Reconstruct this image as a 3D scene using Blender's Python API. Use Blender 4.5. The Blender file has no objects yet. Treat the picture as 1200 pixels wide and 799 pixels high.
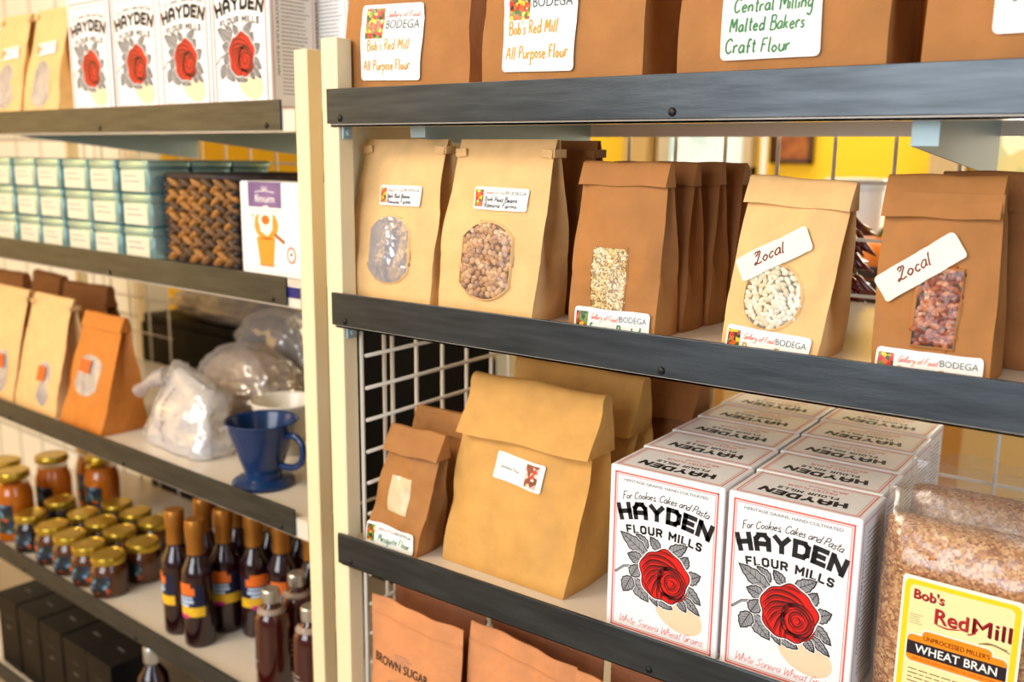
import bpy, bmesh, math, random
from mathutils import Vector, Matrix, noise
from mathutils.geometry import tessellate_polygon
PI = math.pi
SC = bpy.context.scene
COL = SC.collection

# ------------------------------------------------------------------ camera, world, lights, exposure
cam_d = bpy.data.cameras.new('camera'); cam = bpy.data.objects.new('camera', cam_d); COL.objects.link(cam)
R_ = Vector((0.80868, 0.58815, 0.01118)); U_ = Vector((-0.12182, 0.14885, 0.98133)); F_ = Vector((-0.57550, 0.79494, -0.19202))
m3 = Matrix((R_, U_, -F_)).transposed()
cam.matrix_world = Matrix.Translation((0.85439, -0.80365, 1.49703)) @ m3.to_4x4()
cam_d.sensor_width = 36.0; cam_d.lens = 1110.98 / 1200 * 36.0; cam_d.clip_start = 0.02; cam_d.clip_end = 60
cam_d.dof.use_dof = True; cam_d.dof.focus_distance = 0.93; cam_d.dof.aperture_fstop = 4.3
SC.camera = cam
SC.view_settings.view_transform = 'Standard'; SC.view_settings.look = 'None'
SC.view_settings.gamma = 1.0; SC.view_settings.use_curve_mapping = False
SC.view_settings.exposure = -0.17
w = bpy.data.worlds.new('world'); SC.world = w; w.use_nodes = True
w.node_tree.nodes['Background'].inputs[0].default_value = (0.86, 0.93, 1.0, 1); w.node_tree.nodes['Background'].inputs[1].default_value = 0.24

def area(name, loc, target, sx, sy, power, col):
    d = bpy.data.lights.new(name, 'AREA'); d.shape = 'RECTANGLE'; d.size = sx; d.size_y = sy; d.energy = power; d.color = col
    o = bpy.data.objects.new(name, d); COL.objects.link(o); o.location = loc
    o.rotation_euler = (Vector(target) - Vector(loc)).to_track_quat('-Z', 'Y').to_euler()
    return o
area('window_daylight', (0.2, -3.4, 2.0), (0.1, 0.1, 1.2), 2.2, 1.8, 100, (0.93, 0.96, 1.0))
area('ceiling_lamp_warm', (-1.2, -1.9, 2.85), (-0.1, 0.1, 1.2), 1.2, 0.8, 74, (1.0, 0.87, 0.68))
area('side_daylight', (2.9, -0.75, 1.75), (0.1, 0.1, 1.15), 1.0, 1.4, 24, (0.62, 0.78, 1.0))
area('back_room_lamp', (-0.3, 1.75, 2.85), (-0.2, 1.5, 0.0), 2.2, 0.7, 42, (1.0, 0.86, 0.62))
area('back_window_daylight', (.62, 2.40, 1.62), (.3, 0, 1.35), 0.6, 0.85, 14, (1.0, 0.95, 0.85))
area('left_wall_fill', (-3.2, -2.8, 2.85), (-5.0, -2.9, 1.6), 0.8, 0.8, 320, (1.0, 0.80, 0.5))  # added fill on the left wall, gives the left lips a warm reflection

# ------------------------------------------------------------------ materials
def lin(c): return tuple((x / 255 / 12.92 if x <= 10 else ((x / 255 + .055) / 1.055) ** 2.4) for x in c) + (1.0,)
MATS = {}
def mat(name, c, rough=0.6, metal=0.0, var=0.0, vscale=20.0, bump=0.0, bscale=40.0, coat=0.0, trans=0.0, stretch=None, ior=1.45, emit=0, c2=None, spec=0.5):
    if name in MATS: return MATS[name]
    m = bpy.data.materials.new(name); m.use_nodes = True; nt = m.node_tree; b = nt.nodes['Principled BSDF']
    c = lin(c)
    b.inputs['Base Color'].default_value = c; b.inputs['Roughness'].default_value = rough; b.inputs['Metallic'].default_value = metal
    b.inputs['Coat Weight'].default_value = coat; b.inputs['Transmission Weight'].default_value = trans; b.inputs['IOR'].default_value = ior
    b.inputs['Specular IOR Level'].default_value = spec
    if emit: b.inputs['Emission Color'].default_value = c; b.inputs['Emission Strength'].default_value = emit
    if var or bump or c2:
        tc = nt.nodes.new('ShaderNodeTexCoord'); mp = nt.nodes.new('ShaderNodeMapping'); nt.links.new(tc.outputs['Object'], mp.inputs[0])
        if stretch: mp.inputs['Scale'].default_value = stretch
    if var or c2:
        n = nt.nodes.new('ShaderNodeTexNoise'); n.inputs['Scale'].default_value = vscale; n.inputs['Detail'].default_value = 5; nt.links.new(mp.outputs[0], n.inputs['Vector'])
        r = nt.nodes.new('ShaderNodeValToRGB'); nt.links.new(n.outputs[0], r.inputs[0])
        r.color_ramp.elements[0].position = .32; r.color_ramp.elements[1].position = .68
        if c2: e0, e1 = lin(c2), c
        else: e0 = tuple(x * (1 - var) for x in c[:3]) + (1,); e1 = tuple(min(1, x * (1 + var)) for x in c[:3]) + (1,)
        r.color_ramp.elements[0].color = e0; r.color_ramp.elements[1].color = e1
        nt.links.new(r.outputs[0], b.inputs['Base Color'])
    if bump:
        n2 = nt.nodes.new('ShaderNodeTexNoise'); n2.inputs['Scale'].default_value = bscale; n2.inputs['Detail'].default_value = 4; nt.links.new(mp.outputs[0], n2.inputs['Vector'])
        bp = nt.nodes.new('ShaderNodeBump'); bp.inputs['Strength'].default_value = bump; bp.inputs['Distance'].default_value = 0.005
        nt.links.new(n2.outputs[0], bp.inputs['Height']); nt.links.new(bp.outputs[0], b.inputs['Normal'])
    MATS[name] = m
    return m
def film_mat(name, tint=(235, 235, 235), gloss=0.22, diff=0.06, bscale=60, rough=0.12):
    m = bpy.data.materials.new(name); m.use_nodes = True; nt = m.node_tree; nt.nodes.clear()
    out = nt.nodes.new('ShaderNodeOutputMaterial'); tr = nt.nodes.new('ShaderNodeBsdfTransparent'); gl = nt.nodes.new('ShaderNodeBsdfGlossy'); df = nt.nodes.new('ShaderNodeBsdfDiffuse')
    gl.inputs['Roughness'].default_value = rough; df.inputs['Color'].default_value = lin(tint); tr.inputs['Color'].default_value = (.95, .95, .95, 1)
    a = nt.nodes.new('ShaderNodeMixShader'); a.inputs[0].default_value = gloss
    b = nt.nodes.new('ShaderNodeMixShader'); b.inputs[0].default_value = diff
    nt.links.new(tr.outputs[0], a.inputs[1]); nt.links.new(gl.outputs[0], a.inputs[2])
    nt.links.new(a.outputs[0], b.inputs[1]); nt.links.new(df.outputs[0], b.inputs[2]); nt.links.new(b.outputs[0], out.inputs[0])
    tc = nt.nodes.new('ShaderNodeTexCoord'); n2 = nt.nodes.new('ShaderNodeTexNoise'); n2.inputs['Scale'].default_value = bscale; nt.links.new(tc.outputs['Object'], n2.inputs['Vector'])
    bp = nt.nodes.new('ShaderNodeBump'); bp.inputs['Strength'].default_value = 0.8; bp.inputs['Distance'].default_value = 0.006
    nt.links.new(n2.outputs[0], bp.inputs['Height']); nt.links.new(bp.outputs[0], gl.inputs['Normal'])
    MATS[name] = m
    return m
def speckle(name, cols, scale, rough=0.8, bump=0.0):
    m = bpy.data.materials.new(name); m.use_nodes = True; nt = m.node_tree; b = nt.nodes['Principled BSDF']; b.inputs['Roughness'].default_value = rough
    tc = nt.nodes.new('ShaderNodeTexCoord'); v = nt.nodes.new('ShaderNodeTexVoronoi'); v.inputs['Scale'].default_value = scale; nt.links.new(tc.outputs['Object'], v.inputs['Vector'])
    s = nt.nodes.new('ShaderNodeSeparateColor'); nt.links.new(v.outputs['Color'], s.inputs[0])
    r = nt.nodes.new('ShaderNodeValToRGB'); r.color_ramp.interpolation = 'CONSTANT'; nt.links.new(s.outputs[0], r.inputs[0])
    while len(r.color_ramp.elements) < len(cols): r.color_ramp.elements.new(.5)
    for i, cc in enumerate(cols): r.color_ramp.elements[i].position = i / len(cols); r.color_ramp.elements[i].color = lin(cc)
    nt.links.new(r.outputs[0], b.inputs['Base Color'])
    if bump:
        bp = nt.nodes.new('ShaderNodeBump'); bp.inputs['Strength'].default_value = bump; bp.inputs['Distance'].default_value = 0.003
        nt.links.new(v.outputs['Distance'], bp.inputs['Height']); nt.links.new(bp.outputs[0], b.inputs['Normal'])
    MATS[name] = m
    return m
def tile_mat(name, c, mortar, size):
    m = bpy.data.materials.new(name); m.use_nodes = True; nt = m.node_tree; b = nt.nodes['Principled BSDF']; b.inputs['Roughness'].default_value = .3
    tc = nt.nodes.new('ShaderNodeTexCoord'); mp = nt.nodes.new('ShaderNodeMapping'); nt.links.new(tc.outputs['Object'], mp.inputs[0]); mp.inputs['Rotation'].default_value = (-PI / 2, 0, 0)
    t = nt.nodes.new('ShaderNodeTexBrick'); t.offset = 0; t.inputs['Color1'].default_value = lin(c); t.inputs['Color2'].default_value = lin(c); t.inputs['Mortar'].default_value = lin(mortar)
    t.inputs['Scale'].default_value = 1; t.inputs['Mortar Size'].default_value = .006; t.inputs['Brick Width'].default_value = size; t.inputs['Row Height'].default_value = size
    nt.links.new(mp.outputs[0], t.inputs['Vector']); nt.links.new(t.outputs[0], b.inputs['Base Color'])
    MATS[name] = m
    return m
def kraft(name, c, rough=0.7): return mat(name, c, rough, var=.07, vscale=35, bump=.62, bscale=26, spec=.35)
K_TAN = kraft('kraft_tan', (226, 184, 126)); K_GOLD = kraft('kraft_gold', (205, 155, 84)); K_BRN = kraft('kraft_brown', (168, 114, 62)); K_DRK_SHADED = kraft('kraft_dark_shaded', (150, 96, 50))  # dark kraft for rear bags: their shadow is put into the colour
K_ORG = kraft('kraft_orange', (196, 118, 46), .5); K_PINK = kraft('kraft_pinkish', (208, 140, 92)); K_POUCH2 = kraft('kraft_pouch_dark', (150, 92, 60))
WHITE = mat('paper_white', (240, 240, 236), .55); CREAM = mat('paper_cream', (244, 238, 220), .6); BOARD = mat('carton_white', (238, 238, 240), .35, spec=.4)
BLACK = mat('ink_black', (22, 22, 26), .5); REDINK = mat('ink_red', (226, 96, 86), .5); DKRED = mat('ink_dark_red', (70, 6, 8), .5); RED = mat('ink_rose_red', (218, 22, 12), .45)
GREYINK = mat('ink_grey', (118, 120, 126), .5); LEAFG = mat('ink_leaf_grey', (146, 147, 152), .5); GREEN = mat('ink_green', (32, 120, 62), .5); GOLDINK = mat('ink_gold', (205, 150, 20), .5)
SLATE = mat('ink_slate', (88, 104, 112), .5); BLUEINK = mat('ink_navy', (38, 40, 74), .5); MAROON = mat('ink_maroon', (110, 22, 26), .5); PALE = mat('ink_pale', (150, 150, 150), .6)
FRUIT = speckle('fruit_picture', [(200, 40, 26), (60, 90, 30), (225, 190, 40), (30, 50, 24), (214, 96, 30), (190, 30, 26), (110, 140, 40)], 260, .4)
PHOTO = speckle('small_picture', [(150, 70, 50), (220, 180, 160), (200, 70, 60), (120, 70, 40), (236, 214, 200)], 220, .5)
FILM = film_mat('window_film', (225, 222, 216), .035, .02, 60, .2); FILM2 = film_mat('crinkled_film', (206, 202, 208), .26, .34, 55, .16); BAGFILM = film_mat('clear_bag_film', (226, 224, 224), .08, .05, 30, .2)
CLEARP = film_mat('clear_plastic', (224, 220, 216), .22, .22, 30, .18)
STEEL = mat('raw_steel', (72, 78, 83), .36, .85, var=.22, vscale=9, stretch=(1.5, 30, 14), bump=.05, bscale=60)
PAINT = mat('cream_enamel', (238, 222, 182), .42, spec=.4); SHELFP = mat('shelf_enamel', (222, 212, 198), .2); WIRE = mat('wire_enamel', (222, 212, 196), .4); BRKT = mat('bracket_steel', (150, 172, 178), .45, .3)
DARKB = mat('black_steel', (20, 20, 22), .4, .3)

# ------------------------------------------------------------------ mesh builder
class MB:
    def __init__(s): s.v = []; s.f = []; s.mi = []; s.mats = []; s.cur = 0
    def use(s, m):
        if m not in s.mats: s.mats.append(m)
        s.cur = s.mats.index(m); return s
    def add(s, vs, fs):
        b = len(s.v); s.v.extend([tuple(x) for x in vs])
        for f in fs: s.f.append([b + i for i in f]); s.mi.append(s.cur)
    def box(s, x0, y0, z0, x1, y1, z1, bev=0.0, M=None):
        bm = bmesh.new(); bmesh.ops.create_cube(bm, size=1)
        for v in bm.verts: v.co = Vector(((x0 + x1) / 2 + v.co.x * (x1 - x0), (y0 + y1) / 2 + v.co.y * (y1 - y0), (z0 + z1) / 2 + v.co.z * (z1 - z0)))
        if bev: bmesh.ops.bevel(bm, geom=bm.edges[:], offset=bev, segments=2, profile=.5, affect='EDGES')
        if M is not None: bmesh.ops.transform(bm, matrix=M, verts=bm.verts)
        s.addbm(bm)
    def addbm(s, bm):
        bm.verts.index_update(); s.add([v.co for v in bm.verts], [[v.index for v in f.verts] for f in bm.faces]); bm.free()
    def tube(s, pts, r, n=8, cap=True):
        pts = [Vector(p) for p in pts]; rs = r if isinstance(r, (list, tuple)) else [r] * len(pts)
        vs = []; fs = []; up = None
        for i, p in enumerate(pts):
            d = (pts[min(i + 1, len(pts) - 1)] - pts[max(i - 1, 0)]).normalized()
            a = d.orthogonal().normalized() if up is None else (up - d * up.dot(d)).normalized()
            up = a; b = d.cross(a)
            for k in range(n):
                t = 2 * PI * k / n; vs.append(p + (a * math.cos(t) + b * math.sin(t)) * rs[i])
        for i in range(len(pts) - 1):
            for k in range(n): fs.append([i * n + k, i * n + (k + 1) % n, (i + 1) * n + (k + 1) % n, (i + 1) * n + k])
        if cap: fs.append(list(range(n))[::-1]); fs.append([(len(pts) - 1) * n + k for k in range(n)])
        s.add(vs, fs)
    def lathe(s, prof, n=28, cap=True, c=(0, 0)):
        vs = []; fs = []
        for r, z in prof:
            for k in range(n): t = 2 * PI * k / n; vs.append((c[0] + r * math.cos(t), c[1] + r * math.sin(t), z))
        for i in range(len(prof) - 1):
            for k in range(n): fs.append([i * n + k, i * n + (k + 1) % n, (i + 1) * n + (k + 1) % n, (i + 1) * n + k])
        if cap: fs.append(list(range(n))[::-1]); fs.append([(len(prof) - 1) * n + k for k in range(n)])
        s.add(vs, fs)
    def ell(s, c, r, M=None, seg=8, ring=6):
        c = Vector(c); vs = []; fs = []
        def P(v):
            v = Vector((v[0] * r[0], v[1] * r[1], v[2] * r[2]))
            return c + (M @ v if M is not None else v)
        vs.append(P((0, 0, 1)))
        for i in range(1, ring):
            a = PI * i / ring
            for k in range(seg): t = 2 * PI * k / seg; vs.append(P((math.sin(a) * math.cos(t), math.sin(a) * math.sin(t), math.cos(a))))
        vs.append(P((0, 0, -1))); L = len(vs) - 1
        for k in range(seg): fs.append([0, 1 + k, 1 + (k + 1) % seg]); fs.append([L, L - seg + (k + 1) % seg, L - seg + k])
        for i in range(ring - 2):
            for k in range(seg): a = 1 + i * seg; fs.append([a + k, a + seg + k, a + seg + (k + 1) % seg, a + (k + 1) % seg])
        s.add(vs, fs)
    def grid(s, fn, nu, nv, closeu=False):
        vs = [fn(i / nu, j / nv) for j in range(nv + 1) for i in range(nu + (0 if closeu else 1))]; W = nu if closeu else nu + 1
        fs = []
        for j in range(nv):
            for i in range(nu): i2 = (i + 1) % W; fs.append([j * W + i, j * W + i2, (j + 1) * W + i2, (j + 1) * W + i])
        s.add(vs, fs)
    def build(s, name, parent=None, smooth=False, loc=None, rz=0.0, auto=None):
        me = bpy.data.meshes.new(name); me.from_pydata(s.v, [], s.f)
        for m in s.mats: me.materials.append(m)
        me.polygons.foreach_set('material_index', s.mi)
        me.update()
        bm = bmesh.new(); bm.from_mesh(me); bmesh.ops.remove_doubles(bm, verts=bm.verts, dist=1e-7); bm.normal_update(); bm.to_mesh(me); bm.free()
        if smooth:
            me.polygons.foreach_set('use_smooth', [True] * len(me.polygons))
            if auto: me.set_sharp_from_angle(angle=math.radians(auto))
        o = bpy.data.objects.new(name, me); COL.objects.link(o)
        if parent is not None: o.parent = parent
        if loc is not None: o.location = loc
        o.rotation_euler = (0, 0, rz)
        return o
def tag(o, label, cat, group=None, kind=None):
    o['label'] = label; o['category'] = cat
    if group: o['group'] = group
    if kind: o['kind'] = kind
    return o
def empty(name, label, cat, loc, rz=0.0, group=None):
    o = bpy.data.objects.new(name, None); COL.objects.link(o); o.location = loc; o.rotation_euler = (0, 0, rz); o.empty_display_size = .05
    return tag(o, label, cat, group)
def struct(o): o['kind'] = 'structure'; o['label'] = o.name.replace('_', ' '); return o
def dup(root, loc, rz, label, group=None):
    r = root.copy(); COL.objects.link(r); r.location = loc; r.rotation_euler = (0, 0, rz); r['label'] = label
    if group: r['group'] = group
    for ch in list(root.children):
        c = ch.copy(); COL.objects.link(c); c.parent = r
        for g in list(ch.children):
            d = g.copy(); COL.objects.link(d); d.parent = c
    return r
# left rack frame
AL = 0.05488; EX = Vector((math.cos(AL), -math.sin(AL), 0)); EY = Vector((math.sin(AL), math.cos(AL), 0)); OL = Vector((-0.16932, 0.07389, 0))
def LP(x, y, z): return OL + EX * x + EY * y + Vector((0, 0, z))
LR = -AL

# ------------------------------------------------------------------ flat printing: text, handwriting, shapes
_tc = {}
def type_text(s, bold=0.0, sp=1.0):
    k = (s, bold, sp)
    if k in _tc: return _tc[k]
    cu = bpy.data.curves.new('t', 'FONT'); cu.body = s; cu.size = 1; cu.resolution_u = 3; cu.offset = bold; cu.space_character = sp
    o = bpy.data.objects.new('t', cu); COL.objects.link(o); dg = bpy.context.evaluated_depsgraph_get()
    me = bpy.data.meshes.new_from_object(o.evaluated_get(dg))
    vs = [(v.co.x, v.co.y) for v in me.vertices]; fs = [list(p.vertices) for p in me.polygons]
    bpy.data.objects.remove(o); bpy.data.curves.remove(cu); bpy.data.meshes.remove(me)
    x0 = min(v[0] for v in vs); x1 = max(v[0] for v in vs)
    vs = [(x - x0, y) for x, y in vs]
    _tc[k] = (vs, fs, x1 - x0)
    return _tc[k]
GL = {  # single-stroke handwriting: width, strokes (x-height 1, ascender 2, descender -1)
 'a': (1.1, [[(.9, .9), (.5, 1), (.1, .5), (.35, 0), (.8, .3), (.9, .95), (.9, .2), (1.1, 0)]]), 'b': (1, [[(.1, 2), (.1, .9), (.1, 0)], [(.1, .5), (.5, 1), (.9, .5), (.6, 0), (.1, .1)]]),
 'c': (.9, [[(.85, .8), (.5, 1), (.1, .5), (.4, 0), (.85, .2)]]), 'd': (1.1, [[(.9, .8), (.4, 1), (.1, .4), (.4, 0), (.9, .4)], [(.9, 2), (.9, .9), (.95, 0)]]),
 'e': (1, [[(.1, .5), (.85, .6), (.5, 1), (.1, .55), (.4, 0), (.9, .2)]]), 'f': (.8, [[(.85, 1.8), (.5, 2), (.35, 1.4), (.35, 0)], [(.05, 1), (.75, 1)]]),
 'g': (1, [[(.85, .9), (.4, 1), (.1, .5), (.4, .05), (.85, .5)], [(.85, 1), (.85, -.5), (.5, -1), (.1, -.7)]]), 'h': (1, [[(.1, 2), (.1, 1), (.1, 0)], [(.1, .6), (.5, 1), (.85, .7), (.85, 0)]]),
 'i': (.35, [[(.15, 1), (.15, 0)], [(.15, 1.4), (.18, 1.52)]]), 'k': (.95, [[(.1, 2), (.1, 1), (.1, 0)], [(.8, 1), (.12, .45)], [(.3, .55), (.9, 0)]]),
 'l': (.4, [[(.15, 2), (.12, 1), (.15, .1), (.35, 0)]]), 'm': (1.5, [[(.1, 1), (.1, 0)], [(.1, .6), (.4, 1), (.7, .7), (.7, 0)], [(.7, .6), (1.05, 1), (1.35, .7), (1.35, 0)]]),
 'n': (1, [[(.1, 1), (.1, 0)], [(.1, .6), (.5, 1), (.85, .7), (.85, 0)]]), 'o': (1, [[(.5, 1), (.1, .5), (.5, 0), (.9, .5), (.5, 1)]]), 'p': (1, [[(.1, 1), (.1, 0), (.1, -1)], [(.1, .5), (.5, 1), (.9, .5), (.6, 0), (.1, .1)]]),
 'q': (1, [[(.85, .9), (.4, 1), (.1, .5), (.4, 0), (.85, .5)], [(.85, 1), (.85, -.9), (1.05, -.7)]]), 'r': (.75, [[(.1, 1), (.1, 0)], [(.1, .6), (.4, 1), (.75, .9)]]), 's': (.8, [[(.75, .9), (.4, 1), (.15, .75), (.65, .35), (.45, 0), (.05, .12)]]),
 't': (.7, [[(.35, 1.7), (.33, .9), (.38, .1), (.65, .05)], [(.05, 1.15), (.7, 1.15)]]), 'u': (1, [[(.1, 1), (.12, .3), (.45, 0), (.85, .4), (.85, 1), (.88, 0)]]), 'w': (1.3, [[(.05, 1), (.35, 0), (.65, .8), (.95, 0), (1.25, 1)]]),
 'y': (1, [[(.1, 1), (.2, .4), (.5, .2), (.85, .6)], [(.85, 1), (.85, -.5), (.5, -1), (.1, -.7)]]), 'z': (.9, [[(.1, 1), (.8, 1), (.1, 0), (.85, 0)]]),
 'A': (1.4, [[(.05, 0), (.65, 2), (1.25, 0)], [(.3, .75), (1.05, .75)]]), 'B': (1.2, [[(.1, 0), (.1, 1), (.1, 2)], [(.1, 1.95), (.8, 1.9), (.85, 1.25), (.15, 1.05)], [(.15, 1.05), (1, .9), (1, .1), (.1, 0)]]),
 'C': (1.3, [[(1.2, 1.6), (.8, 2), (.2, 1.5), (.15, .6), (.6, 0), (1.2, .35)]]), 'D': (1.3, [[(.15, 0), (.15, 2)], [(.15, 2), (.9, 1.8), (1.15, 1), (.9, .2), (.15, 0)]]), 'F': (1.1, [[(.15, 2), (.12, 1), (.12, 0)], [(.1, 1.95), (1.05, 2)], [(.12, 1.05), (.8, 1.1)]]),
 'G': (1.3, [[(1.15, 1.6), (.7, 2), (.15, 1.3), (.3, .2), (.8, 0), (1.1, .8)], [(.6, .8), (1.2, .8), (1.1, -.2)]]), 'M': (1.6, [[(.1, 0), (.25, 2), (.8, .6)], [(.8, .6), (1.35, 2), (1.5, 0)]]), 'P': (1.1, [[(.15, 0), (.15, 2)], [(.15, 1.95), (.9, 1.85), (.95, 1.1), (.15, .9)]]),
 'R': (1.25, [[(.15, 0), (.15, 2)], [(.15, 1.95), (.9, 1.85), (.95, 1.15), (.2, 1)], [(.4, 1), (1.15, 0)]]), 'S': (1.1, [[(1, 1.7), (.6, 2), (.15, 1.5), (.9, .7), (.6, 0), (.05, .25)]]), 'W': (1.7, [[(.05, 2), (.4, 0), (.85, 1.5), (1.25, 0), (1.65, 2)]]),
 'L': (1.35, [[(.15, 1.65), (.3, 1.95), (.62, 1.9), (.6, 1.55), (.25, 1.3)], [(.7, 2), (1.0, 1.75), (.75, 1.0), (.4, .2), (.1, .1), (.25, .4), (.7, .1), (1.3, .2)]]),
 "'": (.3, [[(.15, 2), (.1, 1.6)]]), ',': (.4, [[(.15, .1), (.05, -.3)]]), ' ': (.6, []), '.': (.3, [[(.1, .05), (.15, .1)]])}
def smooth(pts, n=5):
    if len(pts) < 3: return pts
    out = []; P = [pts[0]] + list(pts) + [pts[-1]]
    for i in range(1, len(P) - 2):
        for k in range(n):
            t = k / n; r = []
            for a in range(len(pts[0])):
                p0, p1, p2, p3 = P[i - 1][a], P[i][a], P[i + 1][a], P[i + 2][a]
                r.append(.5 * (2 * p1 + (p2 - p0) * t + (2 * p0 - 5 * p1 + 4 * p2 - p3) * t * t + (3 * p1 - p0 - 3 * p2 + p3) * t ** 3))
            out.append(tuple(r))
    out.append(pts[-1]); return out
BL = {'H': (.7, [[(0, 0), (0, 1)], [(.7, 0), (.7, 1)], [(0, .5), (.7, .5)]]), 'A': (.76, [[(0, 0), (0, .68), (.22, 1), (.54, 1), (.76, .68), (.76, 0)], [(0, .36), (.76, .36)]]), 'Y': (.8, [[(0, 1), (.4, .48), (.4, 0)], [(.8, 1), (.4, .48)]]),
 'D': (.74, [[(0, 0), (0, 1), (.5, 1), (.74, .76), (.74, .24), (.5, 0), (0, 0)]]), 'E': (.6, [[(.6, 1), (0, 1), (0, 0), (.6, 0)], [(0, .5), (.5, .5)]]), 'N': (.76, [[(0, 0), (0, 1), (.76, 0), (.76, 1)]]),
 'F': (.6, [[(.6, 1), (0, 1), (0, 0)], [(0, .5), (.5, .5)]]), 'L': (.58, [[(0, 1), (0, 0), (.58, 0)]]), 'O': (.74, [[(.2, 0), (0, .2), (0, .8), (.2, 1), (.54, 1), (.74, .8), (.74, .2), (.54, 0), (.2, 0)]]), 'U': (.72, [[(0, 1), (0, .2), (.2, 0), (.52, 0), (.72, .2), (.72, 1)]]),
 'R': (.72, [[(0, 0), (0, 1), (.52, 1), (.7, .84), (.7, .62), (.52, .46), (0, .46)], [(.42, .46), (.72, 0)]]), 'M': (.9, [[(0, 0), (0, 1), (.45, .35), (.9, 1), (.9, 0)]]), 'I': (0, [[(0, 0), (0, 1)]]), 'S': (.64, [[(.64, .82), (.46, 1), (.16, 1), (0, .84), (0, .66), (.16, .52), (.48, .48), (.64, .34), (.64, .16), (.48, 0), (.16, 0), (0, .18)]]), ' ': (.2, [])}
class Print:
    def __init__(s): s.items = []
    def add(s, vs, fs, m, layer): s.items.append((vs, fs, m, layer)); return s
    def text(s, t, x, y, size, m, layer=2, bold=0.0, sx=1.0, shear=0.0, align='c', width=None, sp=1.0, warp=None):
        fat = [(0, 0)]
        if 'M' in t and bold: q = bold * size * .8; fat = [(0, 0), (q, 0), (-q, 0), (0, q), (0, -q), (q, q), (-q, -q)]; bold = 0.0
        vs, fs, wd = type_text(t, bold, sp); k = size / .72          # size = cap height
        kx = k * sx if width is None else width / wd
        off = {'c': -wd / 2, 'l': 0, 'r': -wd}[align]
        vs = [((vx + off) * kx + vy * k * shear, vy * k) for vx, vy in vs]
        if warp: vs = [warp(*p) for p in vs]
        for ox, oy in fat: s.add([(x + a + ox, y + b + oy) for a, b in vs], fs, m, layer)
        return s
    def hand(s, t, x, y, xh, m, layer=2, th=None, shear=.12, align='l', width=None, gap=.22, seed=1, warp=None):
        rnd = random.Random(seed); pos = 0; strokes = []
        for ch in t:
            wd, st = GL.get(ch, GL['o'])
            jy = rnd.uniform(-.08, .08); sc = rnd.uniform(.92, 1.08)
            for q in st: strokes.append([(pos + px * sc + py * shear, py * sc + jy) for px, py in smooth(q)])
            pos += wd + gap
        kx = xh if width is None else width / pos
        off = {'c': -pos * kx / 2, 'l': 0, 'r': -pos * kx}[align]
        for q in strokes:
            q = [(px * kx + off, py * xh) for px, py in q]
            if warp: q = [warp(*p) for p in q]
            s.stroke([(x + px, y + py) for px, py in q], th or xh * .2, m, layer)
        return s
    def block(s, t, x, y, h, m, layer, th=.22, gap=.42, width=None, warp=None):
        pos = 0; segs = []
        for ch in t:
            wd, st = BL[ch]
            for q in st: segs += [((pos + a[0], a[1]), (pos + b[0], b[1])) for a, b in zip(q, q[1:])]
            pos += wd + gap
        pos -= gap; hh = h * (1 - th); kx = (width - th * h) / pos if width else hh; T = th * h
        for a, b in segs:
            a = ((a[0] - pos / 2) * kx, T / 2 + a[1] * hh); b = ((b[0] - pos / 2) * kx, T / 2 + b[1] * hh)
            l = math.hypot(b[0] - a[0], b[1] - a[1]); e = T * (.5 if abs(a[0] - b[0]) < 1e-9 or abs(a[1] - b[1]) < 1e-9 else .28) / l; dx, dy = (b[0] - a[0]) * e, (b[1] - a[1]) * e
            p = [(a[0] - dx, a[1] - dy), ((a[0] + b[0]) / 2, (a[1] + b[1]) / 2), (b[0] + dx, b[1] + dy)]
            if warp: p = [warp(*q) for q in p]
            s.stroke([(x + q[0], y + q[1]) for q in p], T, m, layer)
        return s
    def stroke(s, pts, th, m, layer=2, taper=False):
        vs = []; fs = []; n = len(pts)
        for i, p in enumerate(pts):
            a = pts[max(i - 1, 0)]; b = pts[min(i + 1, n - 1)]; dx, dy = b[0] - a[0], b[1] - a[1]; l = math.hypot(dx, dy) or 1
            t = th / 2 * ((.25 + .75 * math.sin(PI * i / max(1, n - 1))) if taper else 1)
            vs += [(p[0] - dy / l * t, p[1] + dx / l * t), (p[0] + dy / l * t, p[1] - dx / l * t)]
        for i in range(n - 1): fs.append([2 * i + 1, 2 * i + 3, 2 * i + 2, 2 * i])
        return s.add(vs, fs, m, layer)
    def poly(s, pts, m, layer=1):
        tri = tessellate_polygon([[Vector((p[0], p[1], 0)) for p in pts]])
        fs = []
        for t in tri:
            a, b, c = [pts[i] for i in t]
            fs.append(list(t) if (b[0] - a[0]) * (c[1] - a[1]) - (b[1] - a[1]) * (c[0] - a[0]) > 0 else list(t)[::-1])
        return s.add(list(pts), fs, m, layer)
    def rrect(s, x, y, w, h, r, m, layer=0, nx=20, ny=16):
        ys = [-h / 2 + h * j / ny for j in range(ny + 1)]
        if r > 0: ys = sorted(set([round(q, 7) for q in ys + [sg * (h / 2 - r + r * math.sin(a)) for sg in (-1, 1) for a in (0, .4, .8, 1.2)]]))
        vs = []
        for q in ys:
            e = abs(q) - (h / 2 - r); hw = w / 2 - (r - math.sqrt(max(0, r * r - e * e)) if e > 0 and r > 0 else 0)
            for i in range(nx + 1): vs.append((x - hw + 2 * hw * i / nx, y + q))
        W = nx + 1; fs = [[j * W + i, j * W + i + 1, (j + 1) * W + i + 1, (j + 1) * W + i] for j in range(len(ys) - 1) for i in range(nx)]
        return s.add(vs, fs, m, layer)
    def frame(s, x, y, w, h, t, m, layer=1):
        for a, b, c, d in ((x, y + h / 2 - t / 2, w, t), (x, y - h / 2 + t / 2, w, t), (x - w / 2 + t / 2, y, t, h), (x + w / 2 - t / 2, y, t, h)): s.rrect(a, b, c, d, 0, m, layer, 4 if c > d else 1, 1 if c > d else 4)
        return s
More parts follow.
